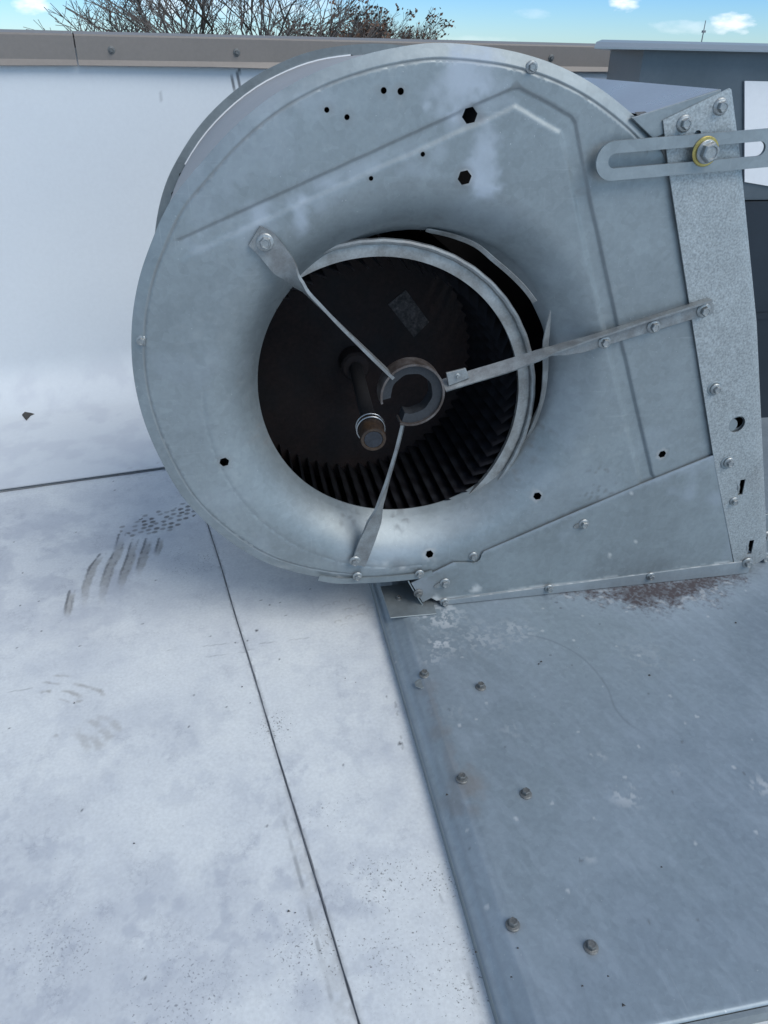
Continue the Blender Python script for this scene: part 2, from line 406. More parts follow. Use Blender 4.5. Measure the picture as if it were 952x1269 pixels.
def smooth_pts(P, k=2):
    """Chaikin-free dense resample with Catmull-Rom, open polyline"""
    P = [Vector(p) for p in P]; r = []
    for i in range(len(P) - 1):
        a, b, c, d = P[max(i - 1, 0)], P[i], P[i + 1], P[min(i + 2, len(P) - 1)]
        for q in range(k):
            t = q / k; r.append(.5 * ((2 * b) + (c - a) * t + (2 * a - 5 * b + 4 * c - d) * t * t + (3 * b - a - 3 * c + d) * t ** 3))
    return r + [P[-1]]

# hex head screw with a pressed washer, base at the origin, along +Z
def screw_mesh(name, rw, rh, hh, mat, cap=0.25):
    V, F = lathe([(rw, 0), (rw, rw * .12), (rw * .86, rw * .24), (rh * 1.12, rw * .26), (rh, rw * .3), (rh, hh * .86), (rh * .86, hh), (rh * .62, hh), (rh * .55, hh - rh * .12)],
                 24, hexrows=(4, 5, 6))
    me = bpy.data.meshes.new(name); me.from_pydata(V, [], F); me.materials.append(mat)
    me.polygons.foreach_set('use_smooth', [False] * len(F)); me.update(); return me
SM = screw_mesh('hex_screw', .0064, .0044, .0062, MT['hardware'])
SMD = screw_mesh('hex_screw', .0066, .0044, .0066, MT['hardware_dull'])
SML = screw_mesh('hex_screw', .0092, .0062, .0085, MT['hardware'])
RX = Matrix.Rotation(radians(90), 4, 'X')        # +Z -> -Y, standing out of the side panel
def screw_face(px, py, h, parent, me=SM, name='hex_screw', tilt=0, sc=1.0):
    o = bpy.data.objects.new(name, me); link(o, parent)
    o.matrix_local = Matrix.Translation(FP3(px, py, h)) @ Matrix.Rotation(radians(tilt), 4, 'X') @ RX @ Matrix.Rotation(random.uniform(0, pi / 3), 4, 'Z') @ Matrix.Diagonal((sc, sc, sc, 1))
    return o

# ------------------------------------------------------------------ ground, building, roof
V = []; F = []
gs = [-3000, -600, -120, -30, 30, 120, 600, 3000]
for y in gs:
    for x in gs: V.append((x, y, -4.6))
for j in range(7):
    for i in range(7): F.append((j * 8 + i, j * 8 + i + 1, j * 8 + i + 9, j * 8 + i + 8))
struct(mesh('ground', V, F, MT['ground']))

roof = struct(bpy.data.objects.new('roof', None)); link(roof)
V = []; F = []
q = [W3(-8, -9, 0), W3(9, -9, 0), W3(9, 2.06, 0), W3(-8, 2.06, 0)]
V = [(a[0], a[1], z) for z in (-4.6, -.006) for a in q]
F = [(0, 3, 2, 1), (4, 5, 6, 7), (0, 1, 5, 4), (1, 2, 6, 5), (2, 3, 7, 6), (3, 0, 4, 7)]
mesh('building_block', V, F, MT['stucco'], roof)

S_SEAM, T_SEAM = .1035, 1.376
def st(x, y): return x * WS.x + y * WS.y, x * WT.x + y * WT.y
def pst(px, py): return st(*RP(px, py))
def near(x, y, px, py, r):       # soft falloff around a spot seen at px, py; r in metres
    a, b = pst(px, py); return np.hypot(x - a, y - b) / r
def strokes(x, y, px_pts, wd, k):
    """a smear: faint fill with a dark ragged left edge, fading at its far end"""
    P = [pst(*p) for p in px_pts]; d, q = segdist(x, y, P)
    wd = wd * 1.15; wob = (fbm(x, y, 90, k, 3) - .5) * wd * .7
    wl_ = wd * (.45 + .75 * np.sin(np.pi * np.clip(q, 0, 1) ** .8)); fill = sstep(wl_, wl_ * .55, d + wob) * (.45 + .40 * fbm(x, y, 200, k + 3, 3)) * sstep(1.0, .62, q) * sstep(0, .25, q)
    P2 = [(a - wd * .75, b + wd * .1) for a, b in P]; d2, q2 = segdist(x, y, P2)
    ed = sstep(.0028, .0008, d2 + (fbm(x, y, 120, k + 5, 2) - .5) * .002) * sstep(.95, .3, q2) * sstep(.15, .5, vn(x, y, 80, k + 9) + .1)
    P3 = [(a + wd * .55, b) for a, b in P]; d3, q3 = segdist(x, y, P3)
    ed = np.maximum(ed, sstep(.0020, .0006, d3 + (fbm(x, y, 150, k + 6, 2) - .5) * .003) * sstep(1, .5, q3) * sstep(.45, .65, vn(x, y, 100, k + 4)) * .5)
    return fill, ed
def dots(x, y, px0, py0, ang, sx, sy, cells, rx, ry, k, ring=False):
    """tread print: rows of lozenges"""
    a0, b0 = pst(px0, py0); c, s = cos(ang), sin(ang)
    u = (x - a0) * c + (y - b0) * s; v = -(x - a0) * s + (y - b0) * c
    j = np.floor(v / sy); uo = u + (j % 2) * sx / 2 ; i = np.floor(uo / sx)
    jit = _hash(i + 40, j + 40, k); jit2 = _hash(i + 90, j + 10, k + 1)
    fu = (uo / sx - i - .5) * sx + (jit - .5) * sx * .6; fv = (v / sy - j - .5) * sy + (jit2 - .5) * sy * .6
    r = np.sqrt((fu / rx) ** 2 + (fv / ry) ** 2)
    m = (jit > .22) & cells(u, v, jit2)
    if ring: return np.where(m, sstep(.35, 0, abs(r - .9)) * (fv > -.2 * ry), 0) * (.3 + .5 * jit2)
    return np.where(m, sstep(1.15, .7, r) * (.35 + .6 * jit2), 0)
def roof_attrs(s, t):
    x, y = s, t
    mott = sstep(.46, .72, fbm(x, y, 10, 1, 6)) * .8 + sstep(.50, .66, fbm(x, y, 70, 5, 5)) * .45 * (.3 + sstep(.4, .6, fbm(x, y, 9, 2, 3)))
    fg = sstep(.9, .35, t) * .6 + .35
    mott = mott * fg
    band = sstep(1.42, 1.2, t) * sstep(.75, 1.1, t) * sstep(.2, -.1, s)
    mott = mott + band * (.25 + .6 * sstep(.40, .62, fbm(x, y, 22, 11, 5)))
    # clusters of black pin-head mildew
    cl = np.zeros_like(x)
    for (px, py, r) in ((230, 1200, .07), (320, 1140, .035), (370, 1180, .05), (470, 1100, .05), (540, 1080, .04), (70, 1170, .05), (500, 1180, .06), (230, 690, .06),
                        (570, 1200, .05), (410, 1010, .03), (340, 900, .03)):
        cl = np.maximum(cl, np.clip(1 - near(x, y, px, py, r * 1.4), 0, 1))
    line = np.zeros_like(x)
    # scattered crumbs
    g = 60; i = np.floor(x * g); j = np.floor(y * g); h1 = _hash(i, j, 5); h2 = _hash(i, j, 6); h3 = _hash(i, j, 7)
    r = np.hypot(x * g - i - .2 - .6 * h1, (y * g - j - .2 - .6 * h2)) / g
    line = np.maximum(line, np.where(h3 > .985, sstep(.0018, .0008, r), 0))
    dirt = np.zeros_like(x)
    for k, (pp, wd) in enumerate((([(89.5, 730), (85, 748), (82, 767)], .0052), ([(128, 684), (115.5, 700), (107, 722), (103, 760)], .0062),
                                  ([(152, 660), (146, 682), (136, 702), (129, 724), (124, 755)], .0074), ([(168, 666), (161, 690), (153, 712), (147, 736)], .0070),
                                  ([(185, 665), (177, 690), (170, 716)], .0064), ([(200, 665), (193, 690)], .0048))):
        f, e = strokes(x, y, pp, wd, k * 13); dirt = np.maximum(dirt, f * 1.0); line = np.maximum(line, e * .75)
    for k, (pp, wd, g_) in enumerate((([(64, 835), (89, 836)], .0030, .45), ([(52, 843.5), (75, 846)], .0028, .5), ([(50, 854.5), (64, 855.5)], .0040, .6),
                                      ([(90, 845), (105, 848), (122, 854), (131, 861)], .0044, .6), ([(76, 854), (87, 856), (103, 863)], .0042, .65), ([(93, 867), (103, 866)], .0040, .5),
                                      ([(73, 864), (89, 869)], .0020, .4), ([(94, 904), (114, 928)], .0085, .38), ([(110, 910), (127, 927)], .0075, .40), ([(123, 901), (139, 915)], .0080, .40),
                                      ([(137, 891), (151, 905)], .0075, .42), ([(108, 891), (126, 898)], .0070, .36), ([(120, 886), (138, 890)], .0060, .28), ([(66, 909), (73, 910)], .003, .4))):
        P = [pst(*p) for p in pp]; d, q = segdist(x, y, P); rag = fbm(x + y * .4, y * .5, 190, 200 + k, 4) - .5
        m_ = sstep(wd, wd * .15, d + rag * wd * 1.6) * g_ * sstep(0, .3, q + .1) * sstep(1.05, .7, q)
        dirt = np.maximum(dirt, m_ * (.55 + .8 * fbm(x, y, 260, 230 + k, 3)))
    # tread print
    def c1(u, v, j):
        return (np.hypot(u / .086, v / .046) < 1 - .35 * j)
    d1 = dots(x, y, 203, 642, .32, .0135, .0115, c1, .0050, .0042, 91)
    dirt = np.maximum(dirt, d1 * 1.1); line = np.maximum(line, d1 * .62)
    dirt = np.maximum(dirt, dots(x, y, 180, 583, .15, .018, .014, lambda u, v, j: (np.hypot(u / .06, v / .035) < 1 - .3 * j), .0050, .0026, 97) * .35)
    dirt = np.maximum(dirt, dots(x, y, 430, 760, .15, .020, .018, lambda u, v, j: (np.hypot(u / .05, v / .05) < 1 - .3 * j), .0058, .0042, 99, True) * .75)
    # faint scrapes
    for k, pp in enumerate(([(208, 804), (295, 794)], [(255, 812), (315, 804)], [(322, 797), (392, 789)], [(0, 857), (40, 851)])):
        P = [pst(*p) for p in pp]; d, q = segdist(x, y, P)
        line = np.maximum(line, sstep(.0013, .0003, d) * .38 * sstep(.3, .6, vn(x, y, 90, 40 + k)))
    # dirt caught along the laps
    for (dd, w_, a) in ((0.0, .0028, 1.0),):
        e = abs(s - S_SEAM + .0004 * np.sin(t * 23)) ; rag = vn(x, y, 140, 51)
        line = np.maximum(line, sstep(.0013, .0006, e + .0009 * (rag - .5)) * .95 * (t < T_SEAM))
        line = np.maximum(line, sstep(.005, .001, e) * .30 * (rag > .45) * (t < T_SEAM))
    e2 = abs(s - (S_SEAM - .0165 - .003 * np.sin(t * 9))); line = np.maximum(line, sstep(.0028, .0008, e2) * .45 * sstep(.6, .45, t) * sstep(.12, .6, vn(x, y, 90, 53)))
    dirt = np.maximum(dirt, sstep(.016, .004, abs(s - S_SEAM + .008)) * .22 * sstep(.6, .45, t) * sstep(.3, .6, fbm(x, y, 120, 54, 3)))
    e3 = abs(t - T_SEAM + .0002 * np.sin(s * 14)); line = np.maximum(line, sstep(.0024, .0009, e3) * .9)
    # broken dark line beside the duct, grey tracks
    dd = (x * WS.x + y * WT.x); 
    P = [pst(545, 1110), pst(575, 1190), pst(597, 1269)]; d, q = segdist(x, y, P)
    line = np.maximum(line, sstep(.0028, .0006, d) * .35 * sstep(.35, .6, vn(x, y, 120, 57)))
    P = [pst(490, 870), pst(500, 930)]; d, q = segdist(x, y, P); line = np.maximum(line, sstep(.002, .0006, d) * .4 * (vn(x, y, 200, 60) > .5))
    a0, b0 = pst(496, 921); line = np.maximum(line, sstep(.0035, .0015, np.hypot(x - a0, y - b0)))
    a0, b0 = pst(318, 781); line = np.maximum(line, sstep(.0030, .0015, np.hypot(x - a0, y - b0)))
    mott = mott + sstep(.10, .0, abs(s - .02)) * sstep(.9, 1.25, t) * .3
    return {'mottle': np.clip(mott, 0, 1), 'dirt': np.clip(dirt, 0, 1), 'line': np.clip(line, 0, 1), 'mildew': sstep(0, .8, cl) * (.4 + fbm(x, y, 18, 62, 3))}
def memb(z0, lip):
    def f(X, Y): return z0 + (fbm(X, Y, 6, 3, 3) - .5) * .004 * 0 + (fbm(X, Y, 30, 9, 2) - .5) * .0008 + lip(X, Y)
    return f
a = axis((-8, -.9, .35), (-.9, -.62, .02), (-.62, -.45, .0025), (-.45, -.12, .0013), (-.12, S_SEAM - .022, .0022), (S_SEAM - .022, S_SEAM - .003, .0011), (S_SEAM - .003, S_SEAM + .003, .0004), (S_SEAM + .003, S_SEAM + .02, .002))
b = axis((-9, .0, .5), (.0, .24, .02), (.24, .7, .0026), (.7, .95, .0018), (.95, 1.2, .0014), (1.2, T_SEAM - .004, .0025), (T_SEAM - .004, T_SEAM + .004, .0005), (T_SEAM + .004, 1.40, .01))
grid_mesh('membrane_sheet', a, b, memb(-.003, lambda X, Y: 0), MT['membrane'], roof, roof_attrs, lambda s, t, z: W3(s, t, z))
a = axis((S_SEAM, S_SEAM + .003, .0004), (S_SEAM + .003, .42, .0022), (.42, .8, .03), (.8, 9, .4))
grid_mesh('membrane_sheet', a, b, memb(-.0008, lambda X, Y: 0), MT['membrane'], roof, roof_attrs, lambda s, t, z: W3(s, t, z), skirt=.004)

# ------------------------------------------------------------------ parapet wall with its metal coping
z_top = WP(300, 46.5, .012)[1]; z_low = WP(300, 84, .012)[1]
wall = thing('parapet_wall', 'low white membrane-covered roof parapet with taupe metal coping behind the blower', 'parapet wall', W3(0, T_WALL, 0))
wl = wall.location.copy()
def W3l(s, t, z): a = W3(s, t, z); return (a[0] - wl.x, a[1] - wl.y, a[2] - wl.z)
RC = .10
prof = [(T_SEAM - .0005, .0014)]
for t in axis((T_SEAM + .003, T_WALL - RC, .006)): prof.append((t, .0016))
for k in range(1, 17):
    a_ = pi / 2 * k / 16; prof.append((T_WALL - RC + RC * sin(a_), .0016 + RC - RC * cos(a_)))
for z in axis((.112, z_low + .03, .006)): prof.append((T_WALL, z))
_s0 = WP(283, 100)[0]; _s1 = WP(303, 100)[0]
ss = axis((-8, -1.3, .4), (-1.3, _s0, .005), (_s0, _s1, .0010), (_s1, 1.0, .005), (1.0, 9, .4))
Pt = np.array([p[0] for p in prof]); Pz = np.array([p[1] for p in prof]); arc = np.concatenate([[0], np.cumsum(np.hypot(np.diff(Pt), np.diff(Pz)))])
def wall_attrs(x, y):            # x = s, y = distance along the profile from the lap
    z = np.interp(y, arc, Pz)
    m = sstep(.14, .02, z) * (sstep(.45, .66, fbm(x, y, 18, 3, 5)) * .7 + .05) + sstep(.52, .72, fbm(x, y, 5, 21, 4)) * .12
    d = np.zeros_like(x); ln = sstep(.0045, .0008, y) * .8
    for (px, py, hh) in ((289, 103, .014), (296, 100, .016), (297, 88, .005)):
        s0, z0 = WP(px, py); ln = np.maximum(ln, sstep(.0038, .0020, abs(x - s0 + (z - z0) * .15)) * sstep(hh, hh - .003, abs(z - z0)) * .9)
    s0, z0 = WP(199, 120); ln = np.maximum(ln, sstep(.0022, .0008, abs(x - s0)) * sstep(.012, .006, abs(z - z0)) * .35)
    g = 40; i = np.floor(x * g); j = np.floor(y * g); h3 = _hash(i, j, 77); r = np.hypot(x * g - i - .5, y * g - j - .5) / g
    ln = np.maximum(ln, 0)
    # pocked band on the stretch past the blower
    s1, _z = WP(700, 96); g = 60; i = np.floor(x * g); j = np.floor(y * g); h3 = _hash(i, j, 78); h4 = _hash(i, j, 79)
    r = np.hypot(x * g - i - .2 - .6 * h4, y * g - j - .3 - .4 * h3) / g
    ln = np.maximum(ln, np.where((x > s1) & (z > z_low - .035) & (h3 > .35), sstep(.0048, .002, r), 0) * .6)
    k = sstep(.06, .0, y) * sstep(.06, .0, abs(x + .03)); 
    a0, b0 = pst(180, 575); dd = dots(x, y + T_SEAM, 180, 583, .15, .018, .014, lambda u, v, j: (np.hypot(u / .06, v / .035) < 1 - .3 * j), .0050, .0026, 97) * .35
    d = np.maximum(d, dd * (z < .02))
    return {'mottle': np.clip(m, 0, 1), 'dirt': d, 'line': np.clip(ln, 0, 1)}
def wall_map(s, q, z):
    t = np.interp(q, arc, Pt); zz = np.interp(q, arc, Pz)
    bulge = (vn(np.array([s]), np.array([q]), 3.0, 4)[0] - .5) * .006 * min(1, max(0, (zz - .05) * 8))
    return W3l(s, t - bulge, zz)
grid_mesh('wall_membrane', ss, arc, lambda X, Y: X * 0, MT['wall'], wall, wall_attrs, wall_map)
V = []; F = []
q = [(-8, T_WALL + .004), (9, T_WALL + .004), (9, T_WALL + .236), (-8, T_WALL + .236)]
V = [W3l(a_[0], a_[1], z) for z in (-.005, z_top - .006) for a_ in q]
F = [(0, 3, 2, 1), (4, 5, 6, 7), (0, 1, 5, 4), (1, 2, 6, 5), (2, 3, 7, 6), (3, 0, 4, 7)]
mesh('wall_core', V, F, MT['stucco'], wall)
s_joint = WP(93.5, 60, .012)[0]
def coping(s0, s1):
    h = z_top - z_low; kick = h * .20
    pr = [(T_WALL - .010, z_low + kick * 1.0 - .001), (T_WALL - .0165, z_low), (T_WALL - .0185, z_low + .0008), (T_WALL - .012, z_low + kick), (T_WALL - .0125, z_top - .003), (T_WALL - .010, z_top),
          (T_WALL + .12, z_top + .006), (T_WALL + .25, z_top), (T_WALL + .252, z_top - .003), (T_WALL + .252, z_low), (T_WALL + .249, z_low), (T_WALL + .249, z_top - .005), (T_WALL - .008, z_top - .005)]
    n = len(pr); V = []; F = []; K = int(max(2, (s1 - s0) / .12))
    for k in range(K + 1):
        s_ = s0 + (s1 - s0) * k / K; wv = .0012 * sin(s_ * 11) + .0008 * sin(s_ * 27)
        V += [W3l(s_, t - (wv if t < T_WALL else 0), z + (wv * .7 if z < z_low + kick * .5 else 0)) for t, z in pr]
    for k in range(K):
        for i in range(n): F.append((k * n + i, k * n + (i + 1) % n, (k + 1) * n + (i + 1) % n, (k + 1) * n + i))
    F += [tuple(range(n)), tuple(range(K * n, K * n + n))[::-1]]
    o = mesh('coping_section', V, F, MT['coping'], wall)
    bm = bmesh.new(); bm.from_mesh(o.data); bmesh.ops.recalc_face_normals(bm, faces=bm.faces); bm.to_mesh(o.data); bm.free()
coping(s_joint - 2.4, s_joint - .0012); coping(s_joint + .0012, s_joint + 2.4)
coping(s_joint - 4.8, s_joint - 2.4025); coping(s_joint + 2.4025, s_joint + 4.8)
# cover plate lapped over the joint, its right edge the visible seam
RW = Matrix.Rotation(TH, 4, 'Z')
CS = screw_mesh('coping_screw', .0070, .0042, .0060, MT['hardware_dull'])
s138, zc = WP(138, 61, .0125); s293, zc2 = WP(293.5, 65.5, .0125); sp = s293 - s138
for k in range(-8, 9):
    o = bpy.data.objects.new('coping_screw', CS); link(o, wall)
    a_ = W3l(s138 + sp * k, T_WALL - .0122, (zc + zc2) / 2)
    o.matrix_local = Matrix.Translation(a_) @ RW @ RX @ Matrix.Rotation(random.uniform(0, 1), 4, 'Z')

# ------------------------------------------------------------------ sheet-metal duct the blower stands on
HP = .030
ex = RP(540, 1000)[0] ; x_edge = .5 * (ex + RP(612, 1269)[0])
y_front = RP(890, 1257, HP)[1]
print('edge x', x_edge, RP(460, 725)[0], 'front', y_front)
duct = thing('duct_top', 'flat grey galvanized metal duct cover on the roof, carrying the blower', 'duct', (x_edge, y_front, 0))
DX, DY = x_edge, y_front
def dz(X, Y):
    # folded hem and sloping shoulder along the left edge and the front edge
    def sh(d): return np.interp(d, [0, .0022, .004, .012, .026, .034, 9], [.011, .0135, .0135, .0205, .0285, HP, HP])
    z = np.minimum(sh(X - DX), np.interp(Y - DY, [0, .0012, .003, 9], [HP - .002, HP - .0005, HP, HP]))
    return z + (fbm(X, Y, 2.5, 61, 2) - .5) * .004 * sstep(.03, .12, X - DX) * sstep(.02, .1, Y - DY) * sstep(.03, .15, YF - Y)
def duct_attrs(x, y):
    def pr(px, py): return RP(px, py, HP)
    rust_poly = [pr(*p) for p in ((700, 733), (925, 700), (915, 715), (896, 728), (880, 740), (862, 741), (838, 750), (812, 756), (785, 751), (760, 744), (735, 742))]
    d, q = segdist(x, y, rust_poly + [rust_poly[0]]); inside = inpoly(x, y, rust_poly); sd_ = np.where(inside, -d, d)
    n1 = fbm(x, y, 55, 81, 5) - .5; n2 = fbm(x, y, 220, 82, 3) - .5
    rust = sstep(.022, -.030, sd_ + n1 * .045 + n2 * .045 + (fbm(x, y, 600, 83, 2) - .5) * .02)
    rust = rust * (.80 + .45 * sstep(.35, .65, fbm(x, y, 260, 84, 3)))
    chalk = sstep(.007, .0, abs(sd_ - .001 + n1 * .05)) * .55 * sstep(.45, .6, fbm(x, y, 120, 86, 3)) * (y < YF - .01)
    pale = sstep(.06, .01, sd_) * .25
    for (px, py, r, g) in ((545, 762, .05, .9), (548, 800, .03, .9), (535, 815, .022, .6), (640, 782, .035, .5), (775, 985, .025, .55), (945, 975, .02, .6), (840, 955, .012, .45), (745, 937, .01, .4),
                           (560, 880, .02, .25), (732, 1065, .008, .4), (632, 905, .018, .35), (600, 790, .05, .4), (690, 700, .02, .3), (800, 810, .05, .2)):
        a0, b0 = pr(px, py); rr = np.hypot(x - a0, y - b0) / r
        chalk = np.maximum(chalk, g * sstep(1.1, .2, rr) * sstep(.53, .64, fbm(x, y, 190, 87, 4) + .08 * (1 - rr)) * (.4 + .6 * vn(x, y, 60, 89)))
    g_ = 45; i = np.floor(x * g_); j = np.floor(y * g_); h1 = _hash(i, j, 15); h2 = _hash(i, j, 16); h3 = _hash(i, j, 17)
    r = np.hypot(x * g_ - i - .2 - .6 * h1, (y * g_ - j - .2 - .6 * h2)) / g_ + (fbm(x, y, 300, 88, 2) - .5) * .003
    chalk = np.maximum(chalk, np.where(h3 > .90, sstep(.0026, .0010, r) * .6, 0))
    line = np.where(h3 < .030, sstep(.0022, .0011, r), 0) * .9
    pale = pale + sstep(.50, .68, fbm(x, y, 9, 92, 5)) * .16 + sstep(.55, .62, fbm(x + y * .3, y * .25, 130, 93, 3)) * .14
    P = [pr(*p) for p in ((628, 784), (668, 789), (700, 801), (728, 820), (752, 850), (762, 876), (778, 895), (802, 911), (826, 930))]
    P = [tuple(p) for p in smooth_pts([(a_, b_, 0) for a_, b_ in P], 4)]; P = [(p[0], p[1]) for p in P]
    d, q = segdist(x, y, P); line = np.maximum(line, sstep(.0022, .0005, d) * .42 * sstep(0, .15, q) * sstep(1, .7, q))
    grime_shade = np.zeros_like(x)
    for (px, py, r, g) in ((582, 970, .028, .6), (560, 985, .016, .35), (588, 1003, .012, .4), (545, 905, .018, .4), (532, 850, .02, .3), (524, 740, .03, .45), (636, 1150, .010, .4), (596, 853, .009, .3),
                           (652, 987, .009, .3), (733, 1178, .009, .25)):
        a0, b0 = pr(px, py); rr = np.hypot(x - a0, y - b0) / r; grime_shade = np.maximum(grime_shade, g * sstep(1.1, .1, rr + (fbm(x, y, 90, 95, 3) - .5) * .9))
    P = [pr(*p) for p in ((532, 855), (545, 900), (562, 950), (566, 1000))]; d, q = segdist(x, y, P)
    grime_shade = np.maximum(grime_shade, sstep(.009, .001, d + (fbm(x, y, 100, 96, 3) - .5) * .014) * .35)
    e = x - DX
    line = np.maximum(line, sstep(.0016, .0004, abs(e - .0125)) * .25); pale = pale + sstep(.006, .001, abs(e - .027)) * .25 * sstep(.35, .6, fbm(x, y * .2, 80, 97, 3))
    line = np.maximum(line, sstep(.0030, .0012, e) * .55)
    return {'rust': np.clip(rust, 0, 1), 'chalk': np.clip(chalk, 0, 1), 'pale': np.clip(pale, 0, 1), 'line': np.clip(line, 0, 1), 'grime_shade': np.clip(grime_shade, 0, 1)}
xs = np.concatenate([np.array([0, .0011, .0022, .004, .008, .012, .0125, .013]) + DX, np.arange(DX + .0155, .74, .0013), np.arange(.74, .92, .0024), np.arange(.92, 2.0, .06)])
ys = np.concatenate([[DY, DY + .0012, DY + .003], np.arange(DY + .006, .66, .0024), np.arange(.66, .85, .0013), np.arange(.85, 1.40, .03)])
grid_mesh('top_sheet', xs, ys, dz, MT['duct'], duct, duct_attrs, lambda x, y, z: (x - DX, y - DY, z), skirt=0)
# side walls of the duct down to the membrane
V = []; F = []; x1, y1 = xs[-1], ys[-1]
def quad(a_, b_, c_, d_):
    s = len(V); V.extend([(p[0] - DX, p[1] - DY, p[2]) for p in (a_, b_, c_, d_)]); F.append((s, s + 1, s + 2, s + 3))
quad((DX, DY, .011), (DX, y1, .011), (DX - .0005, y1, -.004), (DX - .0005, DY, -.004))
yb = [i for i in range(0, len(xs) - 1)]
for i in yb:
    za, zb = float(dz(np.array([xs[i]]), np.array([DY]))[0]), float(dz(np.array([xs[i + 1]]), np.array([DY]))[0])
    quad((xs[i], DY, za), (xs[i], DY, -.004), (xs[i + 1], DY, -.004), (xs[i + 1], DY, zb))
quad((x1, DY, HP - .002), (x1, DY, -.004), (x1, y1, -.004), (x1, y1, HP)); quad((DX, y1, .011), (x1, y1, HP), (x1, y1, -.004), (DX, y1, -.004))
mesh('side_sheet', V, F, MT['galv_plain'], duct)
# front lip rolled over the near edge
ribbon('front_lip', [Vector((.03, -.0028, HP - .0085)), Vector((.9, -.0028, HP - .0085)), Vector((1.8, -.0028, HP - .0085))], Vector((0, 0, 1)), .012, .004, MT['galv_plain'], duct)
for (px, py, dx_) in ((526, 834, 0), (596, 850, 0), (573, 964, 0), (652, 983, 0), (636, 1145, 0), (733, 1173, 0), (492, 741, 1)):
    if dx_: continue
    x, y = RP(px, py, HP + .002); z = float(dz(np.array([x]), np.array([y]))[0])
    o = bpy.data.objects.new('hex_screw', SMD); link(o, duct)
    o.matrix_local = Matrix.Translation((x - DX, y - DY, z)) @ Matrix.Rotation(random.uniform(-.08, .08), 4, 'X') @ Matrix.Rotation(random.uniform(0, 1), 4, 'Z')
V, F = lathe([(.0085, 0), (.0085, .0006), (.008, .0008), (.0055, .0008), (.0052, .0004)], 7)
o = mesh('sealant_ring', V, F, MT['galv_plain'], duct); x, y = RP(522, 845, HP); o.location = (x - DX, y - DY, float(dz(np.array([x]), np.array([y]))[0]) + .0003)
# small cover plate under the overhanging corner
def flat_map(z0): return lambda u, v, h: (u - DX, v - DY, z0 + h)
P = [RP(*p, HP) for p in ((471, 728), (484, 767), (541, 762), (530, 722))]
pl = prism('corner_plate', P, .0005, .0022, MT['galv_plain'], duct, flat_map(HP), .0004)
x, y = RP(494, 742, HP + .002); o = bpy.data.objects.new('hex_screw', SMD); link(o, duct); o.matrix_local = Matrix.Translation((x - DX, y - DY, HP + .002)) @ Matrix.Diagonal((.7, .7, .7, 1))

# ------------------------------------------------------------------ the blower
blower = thing('blower_housing', 'galvanized centrifugal blower scroll housing with round inlet, resting on the duct', 'blower')
B = blower
LIP = .050
HC = FP(503, 474, -LIP); HR = .1728 * (YF + LIP) / YF
R1 = HR * 1.34
rim_old = [(440, 722), (400, 719), (350, 712), (300, 695), (250, 664), (215, 626), (190, 580), (174, 525), (165, 470), (163, 410), (168, 350), (181, 297), (202, 252), (236, 200), (280, 153), (330, 114),
           (380, 87), (430, 68), (480, 58), (540, 53), (600, 57), (652, 67), (700, 84), (745, 109), (790, 145), (814, 172)]
rim_px = [(440, 722), (410, 719.5), (365, 711), (318, 694), (269, 661), (231, 624), (203, 580), (179, 526), (165.5, 470), (162.5, 412), (169.5, 357), (185, 307), (210, 252), (247, 205), (288, 160), (333, 122.5), (382, 94), (432, 74), (483, 60.5)] + rim_old[19:]
rear_s = [(p.x, p.y) for p in smooth_pts([(*FP(*p), 0) for p in rim_old], 8)]
rim = [FP(*p) for p in rim_px]
rim_s = [(p.x, p.y) for p in smooth_pts([(a_, b_, 0) for a_, b_ in rim], 8)]
tail_px = [(826, 190), (832, 152), (895, 118), (908, 200), (928, 400), (940, 600), (944, 690), (925, 700), (800, 716), (560, 716), (520, 717), (480, 721)]
outer = rim_s + [FP(*p) for p in tail_px]
gro_px = [(228, 306), (640, 119), (704, 155), (726, 265), (762, 425), (801, 592)]
gro = [FP(*p) for p in gro_px]
def hexa(px, py, r, n=6, a0=.2):
    c = FP(px, py); return [(c[0] + r * cos(a0 + 2 * pi * i / n), c[1] + r * sin(a0 + 2 * pi * i / n)) for i in range(n)]
hx = ((583, 143, .0082), (576, 220, .0076), (278, 573, .0060), (667, 616, .0056), (821, 563, .0056), (533, 688, .0056))
rd = ((475.5, 112, .0030), (496.5, 113, .0033), (405, 136, .0026), (430, 145, .0027), (460, 221, .0024), (524, 191, .0024))
holes = [hexa(a_, b_, r) for a_, b_, r in hx] + [hexa(a_, b_, r, 10) for a_, b_, r in rd]
# the cut edge of the inlet is a little wavy where the lip was torn
def hole_r(a_):
    d = (a_ - radians(15)) % (2 * pi); d = d if d < pi else d - 2 * pi
    return HR * (1 + .0030 * sin(5 * a_ + 1) - .030 * math.exp(-((d - .65) / .42) ** 2) + .0018 * sin(23 * a_) * (abs(d) < .9))
inlet = [(HC[0] + hole_r(2 * pi * i / 240) * cos(2 * pi * i / 240), HC[1] + hole_r(2 * pi * i / 240) * sin(2 * pi * i / 240)) for i in range(240)]
sl_hole = hexa(914, 524, .0085, 16)
def slot(px, py, a_=.0038, b_=.0125, ang=.10):
    c = FP(px, py); ca, sa = cos(ang), sin(ang)
    return [(c[0] + u * ca - v * sa, c[1] + u * sa + v * ca) for u, v in ((-a_, -b_), (a_, -b_), (a_, b_), (-a_, b_))]
face_slots = [slot(919, 603), slot(930, 677)]
def bellh(r):
    t = np.clip((R1 - r) / (R1 - HR), 0, 1); return -LIP * (.72 * t ** 2 + .28 * (1 - np.sqrt(np.clip(1 - (t * .985) ** 2, 0, 1))))
RIMW = .0135
